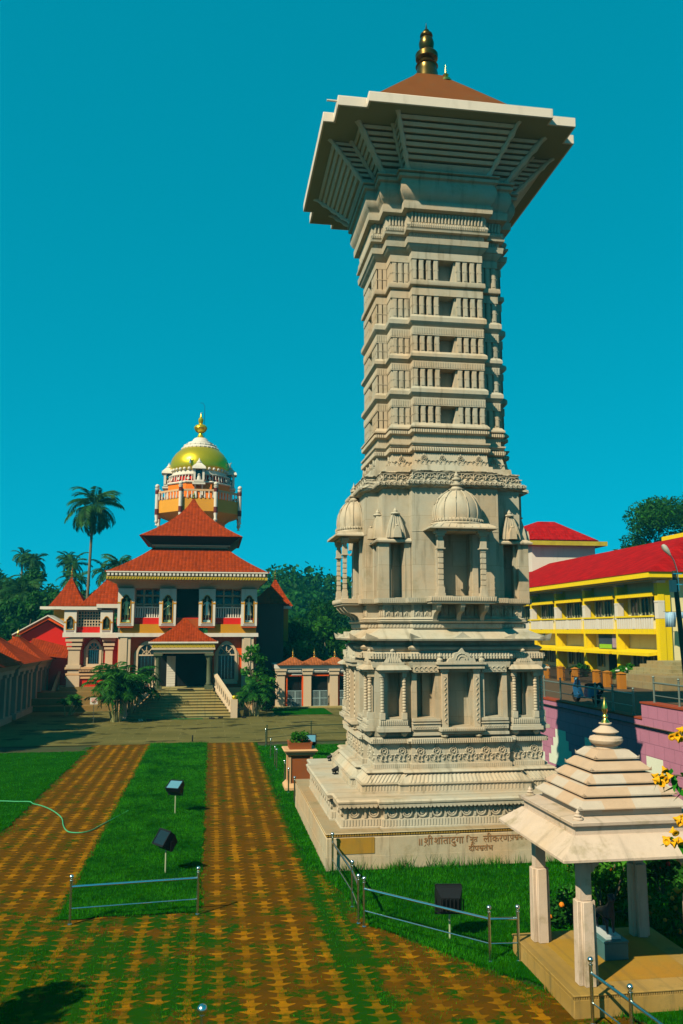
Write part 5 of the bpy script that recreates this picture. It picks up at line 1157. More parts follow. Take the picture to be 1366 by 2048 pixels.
def shoes(x, y, az, mat, label):
    t = thing('shoe_pair', label, 'shoes', (x, y, .004), az, 'shoes left at the foot of the temple steps')
    for s_ in (-1, 1):
        b = MB(); b.loft([[(s_*.07+u_*r, yy, z) for u_, z in ((-1,0),(1,0),(.8,hh),(-.8,hh))] for yy, r, hh in ((-.14,.035,.05),(-.05,.045,.08),(.05,.04,.06),(.14,.035,.09))]); b.build('shoe', mat, t)
shoes(-4.0,51.2,.3,m_white,'white pair of shoes left of the green mat'); shoes(-3.5,51.3,1.2,m_dark,'dark pair of shoes between the white shoes and the green mat')
shoes(.1,51.7,.8,m_dark,'dark pair of shoes just right of the green mat'); shoes(.6,51.9,-.5,m_dark,'dark pair of shoes by the foot of the right balustrade'); shoes(2.0,51.9,.2,m_dark,'dark pair of shoes right of the right balustrade')

# ---------------------------------------------------------------- retaining wall, upper road
RW = thing('retaining_wall', 'purple painted block retaining wall with pale stepped shapes', 'wall', (13, 28, 0))
k = NT('purple_block_paint'); u, z, nn = k.face_uv(); br = k.n('ShaderNodeTexBrick'); br.inputs['Scale'].default_value = 1; br.inputs['Brick Width'].default_value = .55; br.inputs['Row Height'].default_value = .37; br.inputs['Mortar Size'].default_value = .012
br.inputs['Color1'].default_value = (.43,.175,.27,1); br.inputs['Color2'].default_value = (.46,.185,.285,1); br.inputs['Mortar'].default_value = (.31,.125,.20,1); k.l(k.comb(u, z), br.inputs['Vector'])
n1 = k.noise(2, 6, .7); f_ = k.math('MULTIPLY_ADD', n1, .3, .85); k.col(k.mix(1.0, br.outputs['Color'], k.comb(f_, f_, f_), 'MULTIPLY')).rough(.7, 0, .3)
k.bump(k.math('ADD', k.math('MULTIPLY', br.outputs['Fac'], -1), k.math('MULTIPLY', k.noise(30,3), .3)), .5, .02)
b = MB(); b.box(0,.3,-3.45,34,-.1,2.52); b.box(0,.3,-26,-3.451,-.1,3.0); b.build('wall', k.m, RW)
m_cop = paint('red_brown_coping', (.30,.055,.02), .8, .2, 2)
b = MB(); b.box(-.03,.42,-3.48,34,2.52,2.57); b.box(-.03,.42,-26,-3.42,3.0,3.05); b.build('coping', m_cop, RW)
m_pale = paint('pale_step_paint', (.70,.74,.60), .75, .08, 2)
b = MB()
def pst(b0, lv, w0, dr=.42, n=4):
    z = lv; c_, w = b0, w0; dr = .33
    for i in range(n): b.box(-.006,.0,c_-w/2-28,c_+w/2-28,z-dr+.002*0,z); z -= dr; w += .46
pst(30.75,1.50,.95); pst(28.4,1.50,.5); pst(33.2,1.15,.8); pst(23.9,1.47,.95); pst(20.5,1.5,.85); pst(17.2,1.5,.85)
b.build('stepped_paint', m_pale, RW, split=True)
m_rail2 = paint('grey_pipe', (.17,.21,.18), .4, .1, 4, metal=.6)
fence('steel_railing', 'grey pipe railing along the lower part of the purple wall', [(13.25,y) for y in (37.5,34.8,32.8,31.2,28.2,26.9,25.5)], [(i,i+1) for i in range(6)], h=.85, z=2.56, r=.035, pr=.03, mat=m_rail2)
fence('steel_railing', 'grey pipe railing along the raised right part of the purple wall', [(13.25,y) for y in (24.2,22.8,21.0,19.0)], [(i,i+1) for i in range(3)], h=.80, z=3.04, r=.03, pr=.028, mat=m_rail2)
b = MB(); b.box(.35,4,-26,-3.4,2.4,3.0); o = b.build('raised_road', m_asph, loc=(13,28,0)); tag(o, kind='structure')
# scooter
SC = thing('scooter', 'dark blue scooter with a spare wheel parked behind the pipe railing', 'scooter', (14.6, 31.9, 2.37), radians(-78))
SC.scale = (1.0,)*3
m_blue = paint('blue_metal', (.02,.09,.20), .25, .1, spec=.8, bump=0); m_tyre = paint('tyre_rubber', (.012,.012,.013), .8)
def wheel_(mb, x, z, r, w=.09, y=0, ax='Y'):
    T_ = Matrix.Translation((x, y, z)) @ Matrix.Rotation(pi/2, 4, 'X'); mb.lathe([(r*.62,-w/2),(r*.9,-w/2),(r,-w*.25),(r,w*.25),(r*.9,w/2),(r*.62,w/2)], 24, T=T_)
for x in (-.62,.62):
    b = MB(); wheel_(b, x, .23, .23); w_ = b.build('wheel', m_tyre, SC); b = MB(); b.lathe([(.02,-.06),(.14,-.04),(.14,.04),(.02,.06)], 14, T=Matrix.Translation((x,0,.23)) @ Matrix.Rotation(pi/2,4,'X')); b.build('rim', m_steel, w_)
b = MB(); wheel_(b, .86, .62, .22, y=0); b.v = [(.86+(y), (x-.86)*1.0, z) if 0 else (x, y, z) for x, y, z in b.v]; w_ = b.build('spare_wheel', m_tyre, SC)
b = MB(); b.lathe([(.02,-.06),(.13,-.05),(.13,.05),(.02,.06)], 14, T=Matrix.Translation((.86,0,.62)) @ Matrix.Rotation(pi/2,4,'X')); b.build('spare_rim', m_steel, w_)
b = MB(); b.loft([[(x,-w,z0),(x,w,z0),(x,w*.8,z1),(x,-w*.8,z1)] for x, w, z0, z1 in ((.02,.12,.30,.52),(.2,.22,.26,.66),(.55,.25,.26,.70),(.80,.14,.38,.66))]); b.build('body', m_blue, SC)
b = MB(); b.loft([[(x,-w,z0),(x,w,z0),(x,w,z1),(x,-w,z1)] for x, w, z0, z1 in ((.05,.09,.66,.74),(.3,.13,.68,.79),(.75,.12,.70,.80))]); b.build('saddle', m_dark, SC)
b = MB(); b.box(-.45,.1,-.16,.16,.20,.26); b.loft([[(-.47,-.22,.22),(-.42,-.22,.22),(-.42,.22,.22),(-.47,.22,.22)],[(-.60,-.19,.6),(-.56,-.19,.6),(-.56,.19,.6),(-.60,.19,.6)],[(-.55,-.10,.88),(-.50,-.10,.88),(-.50,.10,.88),(-.55,.10,.88)]]); b.build('front_shield', m_blue, SC)
b = MB(); b.tube([(-.62,0,.3),(-.50,0,.95)], .03, 8); b.tube([(-.42,-.33,1.02),(-.50,0,.98),(-.42,.33,1.02)], .018, 8); b.tube([(-.45,-.26,1.0),(-.46,-.34,1.2)], .008, 5); b.ball(-.46,-.36,1.24,.06,10); b.build('handlebar', m_dark, SC)
b = MB(); b.ball(-.60,0,.90,.09,12); b.build('headlight', m_lens, SC); b = MB(); b.loft([[(-.86,-.08,.28),(-.86,.08,.28),(-.84,.05,.3),(-.84,-.05,.3)],[(-.62,-.09,.50),(-.62,.09,.50),(-.62,.06,.52),(-.62,-.06,.52)],[(-.40,-.08,.3),(-.40,.08,.3),(-.40,.05,.33),(-.40,-.05,.33)]]); b.build('mudguard', m_blue, SC)

# gate pillars with iron fence
m_opil = paint('orange_pillar_plaster', (.40,.15,.015), .8, .2, 1, grime=.2)
GF = thing('pillar_fence', 'low iron fence between square orange pillars before the yellow building', 'fence', (20, 43, 2.35))
ys = [49.1,46.95,45.0,42.3,41.1,39.6]
for y in ys:
    b = MB(); b.box(-.17,.17,y-43-.17,y-43+.17,0,.74); p = b.build('pillar', m_opil, GF); b = MB(); b.pyr(-.21,.21,y-43-.21,y-43+.21,.74,0,y-43,.84); b.build('pillar_cap', m_opil, p)
for a, c in zip(ys[:-1], ys[1:]):
    b = MB(); n = int((a-c-.5)/.13)
    for i in range(n): y = c+.3+i*.13-43; b.box(-.012,.012,y,y+.022,.05,.78+.04*(i%2))
    b.box(-.015,.015,c-42.75,a-43.25,.15,.18); b.box(-.015,.015,c-42.75,a-43.25,.62,.65); b.build('iron_panel', m_dark, GF)
b = MB()
for i in range(6): b.box(0,6+0*i,-4.2+i*0,0-i*.0,0,.01)
ST_ = thing('concrete_steps', 'weathered concrete steps climbing to the end of the yellow building', 'steps', (21.5, 38.5, 2.35))
b = MB()
for i in range(7): b.box(i*.42,6.5,0+i*.55,6,i*.17,(i+1)*.17)
b.build('treads', stone('grey_concrete', (.30,.27,.14), algae=.6), ST_)
b = MB(); b.box(-.3,1.2,-.6,3.5,0,.30); b.box(.1,1.6,-.2,3.6,.30,.6); b.build('side_blocks', stone('grey_block', (.26,.22,.12), algae=.6), ST_)

# yellow building
YB = thing('yellow_building', 'two-storey yellow and cream building with balconies and a bright red roof', 'building', (26, 46.5, 2.35))
def yb(b, n, m, par=None, **kw): b.v = [(x-26, y-46.5, z-2.35) for x, y, z in b.v]; return b.build(n, m, par or YB, **kw)
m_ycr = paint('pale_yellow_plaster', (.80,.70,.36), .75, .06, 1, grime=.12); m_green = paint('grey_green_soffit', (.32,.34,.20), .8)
b = MB(); b.box(26.65,36,46.7,78,2.3,8.3); b.box(26.3,36,46.45,46.72,2.3,8.3); yb(b, 'wall', m_ycr)
YS = [46.5,51.55,56.4,61.4,66.4,71.4]
for y in YS:
    b = MB(); b.box(25.95,26.70,y-.16,y+.16,2.3,8.15); b.box(25.9,26.3,y-.2,y+.2,2.3,8.15); yb(b, 'pier', m_yel)
    b = MB(); b.box(25.84,26.4,y-.24,y+.24,8.0,8.15); yb(b, 'pier_capital', m_white); b = MB(); b.box(25.86,26.3,y-.215,y+.215,6.85,6.95); b.box(25.88,26.3,y-.21,y+.21,5.9,6.86); yb(b, 'pier_band', m_white)
b = MB(); b.box(25.3,36.5,45.9,79,8.20,8.32); b.box(25.0,25.15,45.6,79,8.27,8.62); b.box(25.15,37,45.6,45.75,8.27,8.62); yb(b, 'fascia', m_yel)
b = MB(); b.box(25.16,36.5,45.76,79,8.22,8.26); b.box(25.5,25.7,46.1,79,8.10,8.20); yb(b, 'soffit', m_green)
b = MB(); b.add([(24.95,45.5,8.60),(24.95,79,8.60),(37.5,79,8.60),(37.5,45.5,8.60),(31.2,51.5,11.45),(31.2,79,11.45)], [(0,4,5,1),(0,3,4),(3,2,5,4),(0,1,2,3),(1,5,2)]); yb(b, 'hip_roof', m_rtile, smooth=False)
for i, (ya, yb_) in enumerate(zip(YS[:-1], YS[1:])):
    a, c = ya+.22, yb_-.22
    b = MB(); b.box(25.75,27.0,a,c,4.98,5.30); b.box(25.68,25.85,a,c,6.0,6.10); b.box(25.80,26.6,a,c,7.3,7.42); b.box(25.75,25.85,a,c,7.22,7.48); yb(b, 'balcony_slab', m_yel)
    b = MB(); n = 16
    for q in range(n): y = a+(c-a)*(q+.5)/n; b.box(25.74,25.80,y-.10,y+.08,5.30,6.0)
    b.box(25.72,25.82,(a+c)/2-.15,(a+c)/2+.2,5.3,6.0); yb(b, 'balcony_balusters', m_white)
    b = MB(); b.box(25.9,26.95,a,c,3.82,3.94); b.add([(25.35,a,3.70),(25.35,c,3.70),(25.35,c,3.88),(25.35,a,3.88),(26.95,a,4.10),(26.95,c,4.10),(26.95,c,3.85),(26.95,a,3.85)], [(0,1,2,3),(3,2,5,4),(0,3,4,7),(1,6,5,2),(0,7,6,1)]); yb(b, 'sun_shade', m_yel)
    for z0_, z1_ in ((5.9,7.2),(2.75,3.7)):
        for q in range(3):
            y0_ = a+.55+q*1.35
            if i == 1 and z0_ < 4 and q == 1: continue
            b = MB(); b.box(26.58,26.67,y0_,y0_+.85,z0_,z1_); f = yb(b, 'window', m_glass); b = MB(); b.box(26.54,26.60,y0_-.06,y0_,z0_,z1_); b.box(26.54,26.60,y0_+.85,y0_+.91,z0_,z1_); b.box(26.54,26.59,y0_+.40,y0_+.45,z0_,z1_); yb(b, 'window_frame', m_green, f)
            f.children[0].matrix_parent_inverse = Matrix()
b = MB(); b.box(26.53,26.67,52.6,54.2,2.35,3.7); yb(b, 'doorway', m_black)
BN = thing('vinyl_banner', 'dark vinyl banner with green strip hanging over a ground floor bay of the yellow building', 'banner', (26.0, 53.2, 4.0))
b = MB(); b.box(0,.02,-1.5,1.3,0,1.05); s_ = b.build('sheet', paint('banner_dark', (.04,.06,.08), .4, .4, 2), BN)
b = MB(); b.box(-.004,0,-.6,1.2,.02,.3); b.build('lime_strip', paint('lime_print', (.25,.50,.02), .5), s_); b = MB(); b.box(-.004,0,-1.4,-.7,.1,.95); b.build('figure_print', paint('pinkish_print', (.35,.25,.30), .5, .5, 4), s_)
CL = thing('hanging_cloth', 'torn pale blue and white cloth strung across the end of the yellow building', 'cloth', (25.9, 45.6, 5.4))
cl = MB(); n = 40; top = []; bot = []
for i in range(n+1):
    x = i*.09; top.append((x, .05*sin(i*.9), .86)); bot.append((x, .07*sin(i*.9+.5), .0 if i < 8 else .45+.12*sin(i*1.7)+.06*sin(i*4.1)))
for i in range(n): cl.add([top[i], top[i+1], bot[i+1], bot[i]], [(0,1,2,3)])
o = cl.build('sheet', paint('pale_blue_cloth', (.30,.48,.62), .8, .5, 3.5), CL); so = o.modifiers.new('t', 'SOLIDIFY'); so.thickness = .01
b = MB(); b.tube([(-.1,0,.88),(4,0,.92)], .01, 5); b.build('rope', m_dark, CL)
# white building behind
WB = thing('white_building', 'white block with a red hipped roof and mossy yellow eave behind the yellow building', 'building', (32.7, 76, 2.35))
b = MB(); b.box(-3.2,3.1,-1,8,0,10.8); b.build('wall', m_white, WB); b = MB(); b.box(-3.75,4.0,-1.8,8.8,10.75,11.15); b.build('eave', paint('mossy_yellow', (.45,.36,.03), .8, .4, 1.5), WB)
b = MB(); b.box(-3.6,3.3,-1.4,8.4,11.15,11.3); b.pyr(-3.7,3.2,-1.5,8.5,11.3,-.9,3.5,13.3,.85,2.6); b.build('hip_roof', m_rtile, WB, smooth=False)
TB = thing('tall_yellow_block', 'taller block with yellow eave, cut by the right edge, behind the red roof', 'building', (41, 58, 2.35))
b = MB(); b.box(-3,12,-12,6,0,10); b.build('wall', m_ycr, TB); b = MB(); b.box(-4.2,12.5,-13,6.7,10.0,10.55); b.build('eave', m_yel, TB)
# street lamp
LP = thing('street_lamp', 'leaning dark lamp post with a curved arm and meter box at the right edge', 'street lamp', (19.6, 33, 2.35))
b = MB(); b.tube([(0,0,0),(-.35,0,5.35)], [.13,.09], 12); b.build('pole', paint('dark_green_pole', (.03,.055,.04), .6, .2, 4), LP)
b = MB(); b.tube([(-.20,-.05,4.5),(-.22,-.05,5.3),(-.38,-.1,5.75),(-.58,-.15,6.05)], .025, 8); b.box(-.45,-.05,-.12,.0,4.75,4.79); b.box(-.45,-.05,-.12,.0,5.2,5.24); b.build('arm', m_steel, LP)
b = MB(); b.lathe([(.04,0),(.07,.1),(.11,.25),(.12,.42),(.08,.52),(0,.56)], 14, T=Matrix.Translation((-.56,-.15,6.0)) @ Matrix.Rotation(radians(-38),4,'Y')); b.build('lamp_head', paint('pale_lamp_glass', (.5,.5,.42), .3), LP)
b = MB(); b.box(-.62,-.40,-.25,-.03,4.45,4.95); b.build('meter_box', paint('pale_box', (.38,.42,.38), .5), LP); b = MB(); b.box(-.25,.35,-.3,-.05,1.2,1.7); b.build('switch_box', m_dark, LP)

# ---------------------------------------------------------------- vegetation
def leaf_cloud(name, blobs, n, size, mat, parent=None, seed=0, loc=None, flat=.6, elong=1.6, droop=0):
    """leaves spread through the volume of many small blobs; blobs = (x,y,z,r)"""
    r_ = np.random.RandomState(seed); B_ = np.array(blobs); w = B_[:,3]**2; pick = r_.choice(len(B_), n, p=w/w.sum())
    d = r_.normal(size=(n,3)); d /= np.linalg.norm(d, axis=1)[:,None]; rad = B_[pick,3]*r_.rand(n)**.35
    P_ = B_[pick,:3]+d*rad[:,None]*np.array([1,1,.8]); nrm = d*.7+r_.normal(size=(n,3))*.6; nrm /= np.linalg.norm(nrm, axis=1)[:,None]
    t = np.cross(nrm, r_.normal(size=(n,3))); t[:,2] -= droop; t /= np.linalg.norm(t, axis=1)[:,None]; bt = np.cross(nrm, t); bt /= np.linalg.norm(bt, axis=1)[:,None]
    s_ = size*r_.uniform(.6,1.4,n)[:,None]; V = np.zeros((n,4,3)); V[:,0] = P_-t*s_*elong/2; V[:,1] = P_+bt*s_*flat/2; V[:,2] = P_+t*s_*elong/2; V[:,3] = P_-bt*s_*flat/2
    return mkobj(name, quadmesh(name, V), mat, parent, loc, smooth=False)
m_leafd = leafmat('dark_foliage', (.008,.065,.008), (.020,.115,.010), .3, .25)
m_leafm = leafmat('mid_foliage', (.015,.10,.012), (.04,.17,.012), .35, .8)
m_leafb = leafmat('bright_foliage', (.02,.16,.01), (.07,.26,.015), .35, 2)
m_palm = leafmat('palm_leaf', (.014,.075,.016), (.035,.12,.018), .3, .5)
m_bark = paint('grey_bark', (.16,.14,.09), .9, .35, 3, bump=.8)
def frond(n_leaf, L_, droop, wl, r_, el=.9):
    V = []; pts = []; p = np.array([0,0,0.])
    n = 14
    for i in range(n+1): pts.append(p.copy()); p = p+np.array([cos(el),0,sin(el)])*L_/n; el -= droop/n*(1+1.2*i/n)
    pts = np.array(pts)
    for i in range(n):
        a, c = pts[i], pts[i+1]; w = .035*(1-i/n)+.01; V.append([a+[0,w,0], a-[0,w,0], c-[0,w,0], c+[0,w,0]])
    for i in range(n_leaf):
        t = .12+.88*i/n_leaf; f = t*n; k_ = min(int(f), n-1); base = pts[k_]+(pts[k_+1]-pts[k_])*(f-k_); dr = pts[k_+1]-pts[k_]; dr /= np.linalg.norm(dr)
        ll = wl*sin(pi*(.12+.80*t))**.6*r_.uniform(.85,1.1)
        for s_ in (-1, 1):
            tip = base+dr*ll*.45+np.array([0, s_*ll*.72, -ll*(.22+.30*r_.rand())]); m = (base+tip)/2+np.array([0,0,ll*.10]); w = dr*L_*.016+dr*.02
            V.append([base, m-w, tip, m+w])
    return np.array(V)
def palm_crown(seed, nf=22, L_=3.0, wl=.75, nl=30):
    r_ = np.random.RandomState(seed); out = []
    for i in range(nf):
        f = frond(nl, L_*r_.uniform(.85,1.1), r_.uniform(.7,1.5), wl, r_, .35); t = i/nf; pitch = -1.15+2.15*t+r_.normal(0,.12); a = i*2.399+r_.normal(0,.15)
        cp, sp_ = cos(pitch), sin(pitch); Rx = np.array([[cp,0,sp_],[0,1,0],[-sp_,0,cp]]); ca, sa = cos(a), sin(a); Rz_ = np.array([[ca,-sa,0],[sa,ca,0],[0,0,1]])
        roll = r_.normal(0,.35); cr, sr = cos(roll), sin(roll); Rr = np.array([[1,0,0],[0,cr,-sr],[0,sr,cr]])
        out.append(f @ (Rz_ @ Rx.T @ Rr).T)
    return np.concatenate(out)
CROWNS = [quadmesh('palm_crown', palm_crown(s_, nf, L_, wl)) for s_, nf, L_, wl in ((1,36,3.4,1.0),(2,20,3.0,.8),(5,18,2.8,.7))]
for c_ in CROWNS: c_.materials.append(m_palm)
def palm(x, y, h, z0, ci, label, sc=1.0, rz=0, lean=.4, group='coconut palms behind the temple', nuts=False):
    t = thing('coconut_palm', label, 'palm tree', (x, y, z0), rz, group)
    b = MB(); pts = [(lean*(i/8)**2, .1*sin(i), h*i/8) for i in range(9)]; b.tube(pts, [.20-.08*i/8 for i in range(9)], 8); b.build('trunk', m_bark, t)
    o = bpy.data.objects.new('crown', CROWNS[ci]); COL.objects.link(o); o.parent = t; o.location = pts[-1]; o.scale = (sc,)*3; return t
palm(-12.9,90,18.2,0,0,'tallest coconut palm, standing alone high against the sky left of the dome', 1.05, .4)
palm(-8.4,80,11.2,0,1,'coconut palm just left of the stacked roofs, fronds spread behind the eave', .82, 2.0)
PP = [(-30.5,112,15.6,1,.62),(-24.7,114,15.0,2,.65),(-21.9,111,14.0,0,.6),(-19.0,116,14.8,1,.6),(-17.2,106,13.2,2,.9),(-28.0,104,11.8,0,.9),(-15.6,100,11.0,1,.8),(-12.2,104,12.3,2,.85),(-33.8,100,11.0,1,1.0),(-23.0,96,9.8,2,.9),(-19.8,90,9.0,0,.9)]
PLB = ['coconut palm standing clear of the trees at the far left edge','coconut palm, second from the left edge above the treeline','bushy coconut palm leaning over its neighbour left of the tall palm','coconut palm in the gap between two others left of the tall palm',
 'low coconut palm just left of the tall palm trunk','dark coconut palm half hidden in the trees at the left','short coconut palm right behind the tall palm trunk','coconut palm between the tall palm and the temple roof','dark coconut palm low at the left edge','coconut palm deep in the shaded grove','low coconut palm above the turret roof']
for i, (x, y, h, ci, sc) in enumerate(PP): palm(x, y, h, 0, ci, PLB[i], sc, i*1.3, .3+.2*(i%3))
def tree(x, y, h, rad, label, mat, seed, z0=0, n=5200, size=.32, group=None, squash=.85, nm='broadleaf_tree', low=.35, blobs=None):
    r_ = random.Random(seed); t = thing(nm, label, 'tree', (x, y, z0), 0, group); b = MB()
    b.tube([(0,0,0),(.1,.05,h*.3),(.0,.1,h*.6)], [.05*rad+.12,.04*rad+.08,.05], 8); bl = []
    for i in range(blobs or 22):
        a = r_.uniform(0, 2*pi); q = r_.random()**.6; zz = r_.uniform(low, 1.0); rr = rad*q*math.sqrt(max(.12, 1-((zz-.6)/.5)**2)); br_ = rad*r_.uniform(.20,.38)
        p = (rr*cos(a), rr*sin(a), h*zz-br_*.6); bl.append((*p, br_))
        if i < 9: b.tube([(0.05,.05,h*r_.uniform(.2,.45)), (p[0]*.5, p[1]*.5, (h*.4+p[2])/2), p], [.07,.045,.015], 5)
    b.build('trunk', m_bark, t); leaf_cloud('crown', bl, n, size, mat, t, seed); return t
# big tree at upper right, behind the red roof
tree(48.6,80,19.4,6.6,'large leafy tree rising behind the red roof at the right edge',m_leafd,11,0,30000,.26,low=.42,blobs=60)
TT = [(6.4,74,6.6,3.2),(10.0,78,8.0,4.0),(14.5,72,7.6,4.2),(9.0,66.5,6.4,2.9),(5.6,70,5.6,2.4),(12.8,64.5,5.6,3.0),(16.5,66,7.0,3.6),(6.6,64.6,4.4,2.0)]
TLB = ['dark tree behind the turret right of the temple hall','tall dark tree in the middle behind the shrine row','dark tree just left of the stone tower behind the shrines','leafy tree directly above the first shrine roof','dark tree in the shade beside the rear annex','dark tree above the shrines near the stone tower','tree mostly hidden behind the stone tower','low leafy tree behind the left end of the shrine row']
for i, (x, y, h, rd) in enumerate(TT): tree(x, y, h, rd, TLB[i], [m_leafd, m_leafm][i in (3,7)], 30+i, 0, 9000, .24, 'trees between the temple and the stone tower', low=.12)
TL2 = [(-22,82,9.5,4.5),(-27,86,10.5,5),(-17.5,84,9.0,4.2),(-32,90,12,5.5),(-14,78,7.8,3.4),(-24,74,7.5,4.0),(-19,72,6.5,3.2),(-30,78,9,4.5),(-20,98,12.5,5),(-27,100,13,5.2),(-14.5,94,10.8,4.2),(-33,106,14,5)]
TN2 = ['dark tree behind the turret roof','big dark tree deep in the left grove','dark tree beside the tall palm trunk','big tree at the far left edge','tree just behind the red roof of the wing','low dark tree above the gabled porch','low tree left of the turret roof','dark tree at the left edge above the shrines','tall tree under the left treeline palms','tall tree at the left under the skyline','tree at the foot of the tall palm','farthest tree at the left edge under the palms']
for i, (x, y, h, rd) in enumerate(TL2): tree(x, y, h, rd, TN2[i], m_leafd, 60+i, 0, 8000, .34, 'dark trees of the grove left of the temple', low=.08)
# hills and the far wood
hx, hy = np.meshgrid(np.linspace(-200,260,93), np.linspace(118,330,43)); hill_h = lambda x, y: np.clip((y-112)/45, 0, 1)*(7.5+2.0*np.sin(x*.045+1)+1.5*np.sin(x*.11)+1.2*np.sin(y*.09))*np.clip(1-(y-300)/60, 0, 1)
hz = hill_h(hx, hy); V = np.c_[hx.ravel(), hy.ravel(), hz.ravel()-.6]; me = bpy.data.meshes.new('hill'); nx_ = hx.shape[1]
F_ = [(j*nx_+i, j*nx_+i+1, (j+1)*nx_+i+1, (j+1)*nx_+i) for j in range(hx.shape[0]-1) for i in range(nx_-1)]
me.from_pydata([tuple(v) for v in V], [], F_); o = mkobj('hill', me, paint('hill_undergrowth', (.012,.05,.01), .95, .4, .2)); tag(o, kind='structure')
r_ = np.random.RandomState(5); nb = 1500; bx = r_.uniform(-120,130,nb); by = 112+r_.rand(nb)**1.3*90; br2 = r_.uniform(2.0,4.2,nb); bz = hill_h(bx, by)+br2*r_.uniform(.3,.9,nb)
blobs = np.c_[bx, by, bz, br2]; o = leaf_cloud('hill_forest', blobs, 120000, .8, m_leafd, None, 9, flat=.8, elong=1.3); tag(o, 'hazy wooded hillside beyond the temple', 'forest', kind='stuff')
# bushes by the temple stairs
def areca(x, y, h, n, label, seed, mat):
    t = thing('areca_palm', label, 'shrub', (x, y, 0), 0); r_ = np.random.RandomState(seed); out = []; b = MB()
    for i in range(n):
        a = r_.uniform(0, 2*pi); d = r_.uniform(.05,.5); sx_, sy_ = d*cos(a), d*sin(a); hh = h*r_.uniform(.25,.62); b.tube([(sx_*.6, sy_*.6, 0), (sx_*1.5, sy_*1.5, hh)], [.035,.02], 6)
        for q in range(5):
            f = frond(16, h*r_.uniform(.38,.6), r_.uniform(1.0,2.0), h*.17, r_); pitch = r_.uniform(-.15,.75); az = r_.uniform(0, 2*pi); cp, sp_ = cos(pitch), sin(pitch); Rx = np.array([[cp,0,sp_],[0,1,0],[-sp_,0,cp]]); ca, sa = cos(az), sin(az)
            out.append(f @ (np.array([[ca,-sa,0],[sa,ca,0],[0,0,1]]) @ Rx.T).T+np.array([sx_*1.5, sy_*1.5, hh]))
    b.build('stems', paint('pale_cane_stem', (.30,.30,.12), .7), t); mkobj('fronds', quadmesh('fronds', np.concatenate(out)), mat, t, smooth=False); return t
areca(-5.35,50.9,3.6,18,'bushy areca palm clump left of the temple steps',1,m_leafm); areca(-4.7,52.6,3.9,9,'taller areca clump against the left stair balustrade',2,m_leafd)
areca(2.75,52.9,2.7,10,'areca palm clump at the foot of the right stair balustrade',3,m_leafm); areca(-8.8,55.0,1.5,5,'low palm clump on the shaded bank before the wing',4,m_leafm)
tree(2.75,54.9,4.4,1.1,'slender bright shrub tree right of the temple steps',m_leafb,5,0,1900,.17,nm='shrub_tree',low=.3)
tree(3.4,56.3,3.0,1.1,'dark shrub in the shade at the right corner of the hall',m_leafd,6,0,1400,.16,nm='shrub_tree',low=.1)
def bush(name, x, y, z, rx, h, n, size, mat, label, seed, cat='shrub', flowers=None, group=None):
    t = thing(name, label, cat, (x, y, z), 0, group); r_ = random.Random(seed); bl = [(r_.uniform(-rx,rx)*.75, r_.uniform(-rx,rx)*.75, h*r_.uniform(.15,.8), rx*r_.uniform(.25,.5)) for _ in range(14)]
    leaf_cloud('foliage', bl, n, size, mat, t, seed); b = MB()
    for q in bl[:8]: b.tube([(q[0]*.2, q[1]*.2, 0), (q[0]*.7, q[1]*.7, q[2]*.6), q[:3]], [.02,.014,.008], 5)
    b.build('stems', m_bark, t)
    if flowers:
        nf, col, fs = flowers; b = MB()
        for _ in range(nf):
            q = r_.choice(bl); a = r_.uniform(0, 2*pi); b.ball(q[0]+q[3]*cos(a)*.7, q[1]-abs(q[3]*sin(a))*.7, q[2]+q[3]*r_.uniform(-.3,.8), fs*r_.uniform(.7,1.2), 7)
        b.build('flower', col, t, split=True, tol=.0)
    return t
m_marig = paint('marigold_orange', (.75,.22,.01), .7, .3, 30); m_yfl = paint('yellow_petals', (.75,.36,.005), .6, .2, 30); m_rfl = paint('red_petals', (.7,.02,.01), .6)
bush('planter_plants',2.98,28.9,1.42,.34,.42,700,.07,m_leafb,'leafy plants growing in the pedestal planter',21,'plants')
bush('flowering_bush',7.3,15.6,0,.75,1.35,2600,.085,m_leafb,'rounded green bush with orange flowers behind the pavilion',22,flowers=(22,m_marig,.045))
bush('flowering_bush',8.9,16.2,0,.8,1.7,2600,.10,m_leafm,'taller green bush with red and orange flowers at the right behind the pavilion',23,flowers=(14,m_rfl,.045))
bush('flowering_bush',8.2,14.2,0,.6,.8,1500,.07,m_leafb,'low bush with orange marigolds right behind the pavilion floor',24,flowers=(40,m_marig,.04))
bush('flowering_bush',6.2,15.2,0,.5,.7,1200,.07,m_leafd,'dark low bush behind the pavilion statue',25,flowers=(8,m_marig,.04))
bush('garden_bush',11.8,19.6,0,.7,1.2,1500,.09,m_leafb,'green bush against the lit part of the purple wall',26)
for i, (x, y, z, rd, hh, lb) in enumerate(((22.6,50.3,2.35,.55,.8,'dark potted greenery in front of the yellow building doorway'),(22.4,44.6,2.35,.65,1.0,'leafy bush with pale blooms inside the pillar fence'),(24.5,47.8,2.35,.6,1.0,'small bush at the corner pier of the yellow building'))):
    bush('garden_bush', x, y, z, rd, hh, 1100, .13, m_leafb if i else m_leafd, lb, 40+i, flowers=(14,m_white,.05) if i == 1 else None)
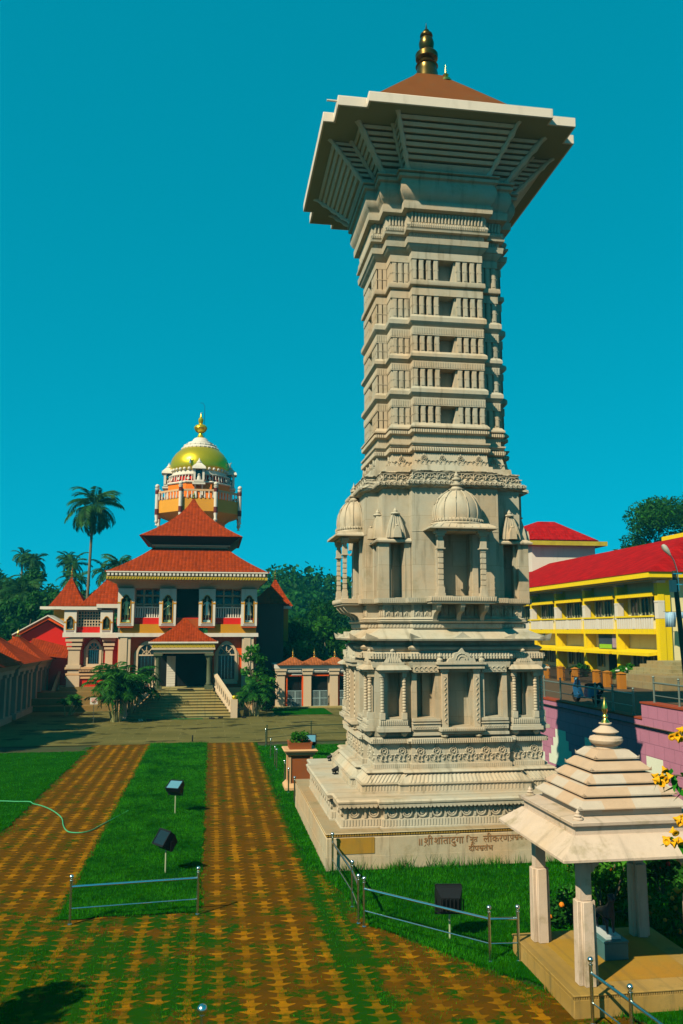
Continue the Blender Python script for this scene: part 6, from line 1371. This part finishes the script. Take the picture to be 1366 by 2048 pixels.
# yellow flowering shrub at the right edge, arching into view
YF = thing('yellow_flower_shrub', 'close yellow-flowered shrub with glossy leaves arching in from the right edge', 'shrub', (4.7, 6.3, 0)); b = MB(); r3 = random.Random(77); leaves = []; fl = MB()
TIPS = [(3.60,6.2,4.42),(3.52,6.2,4.06),(3.50,6.25,3.62),(3.62,6.25,3.78),(3.40,6.2,4.10),(3.75,6.3,4.2),(3.8,6.3,4.0),(3.66,6.2,3.92)]
for i, tp in enumerate(TIPS):
    p0 = (0, 0, 1.2+.3*i); p3 = (tp[0]-4.7, tp[1]-6.3, tp[2]); pts = []
    for q in range(9): t = q/8; pts.append(tuple(p0[a]*(1-t)+p3[a]*t+(0,0,.55*sin(pi*t)*(.6+.1*i))[a] for a in range(3)))
    b.tube(pts, [.022-.0022*q for q in range(9)], 6)
    for q in range(95):
        t = .12+.88*r3.random(); j = min(int(t*8), 7); base = Vector(pts[j]).lerp(Vector(pts[j+1]), t*8-j); d = Vector((r3.uniform(-1,1), r3.uniform(-1,1), r3.uniform(-.9,.5))).normalized(); l_ = r3.uniform(.07,.14)
        s_ = d.cross(Vector((r3.uniform(-.3,.3), r3.uniform(-.3,.3), 1))).normalized()*l_*.2; dn = Vector((0,0,-.25*l_))
        leaves.append([tuple(base), tuple(base+d*l_*.4+s_), tuple(base+d*l_+dn), tuple(base+d*l_*.4-s_)])
    if i in (0, 2, 3, 4, 7):
        for q in range(9):
            c_ = Vector(p3)+Vector((r3.uniform(-.06,.06), r3.uniform(-.06,.06), r3.uniform(-.05,.05))); dd = Vector((r3.uniform(-1,1), r3.uniform(-1,.2), r3.uniform(-1,.2)))
            T_ = Matrix.Translation(c_) @ dd.to_track_quat('Z','Y').to_matrix().to_4x4(); fl.lathe([(.005,-.03),(.010,-.015),(.017,.0),(.026,.010),(.030,.018),(.018,.020),(.006,.008)], 9, T=T_)
b.tube([(0,0,0),(.05,0,1.5),(0,0,3.6)], [.05,.04,.02], 8); b.build('branches', m_bark, YF); mkobj('leaves', quadmesh('leaves', np.array(leaves)), leafmat('glossy_leaves', (.015,.14,.01), (.03,.20,.012), .3, 3, .35), YF, smooth=False); fl.build('flower', m_yfl, YF, split=True, tol=.02)

# tree outside the left edge whose shade falls on the near pavers
tree(-6.9, 9.5, 5.0, 2.0, 'leafy tree just outside the left edge shading the near pavers', m_leafm, 91, 0, 12000, .16, low=.5)
# haze
k = NT('thin_haze'); k.t.nodes.remove(k.b); pv = k.n('ShaderNodeVolumePrincipled'); pv.inputs['Color'].default_value = (.04,.62,.85,1); pv.inputs['Density'].default_value = .00045
k.l(pv.outputs[0], k.t.nodes['Material Output'].inputs['Volume'])
b = MB(); b.box(-705,705,-65,1405,-1.1,27); o = b.build('haze', k.m, smooth=False); tag(o, kind='stuff')
S.cycles.volume_bounces = 0

tree(-16.5, 38.5, 9.5, 3.6, 'large tree outside the left edge shading the courtyard', m_leafm, 92, 0, 16000, .26, low=.45)
tree(-17.0, 44.5, 10.5, 3.8, 'second large tree outside the left edge behind the first', m_leafm, 93, 0, 16000, .26, low=.45)
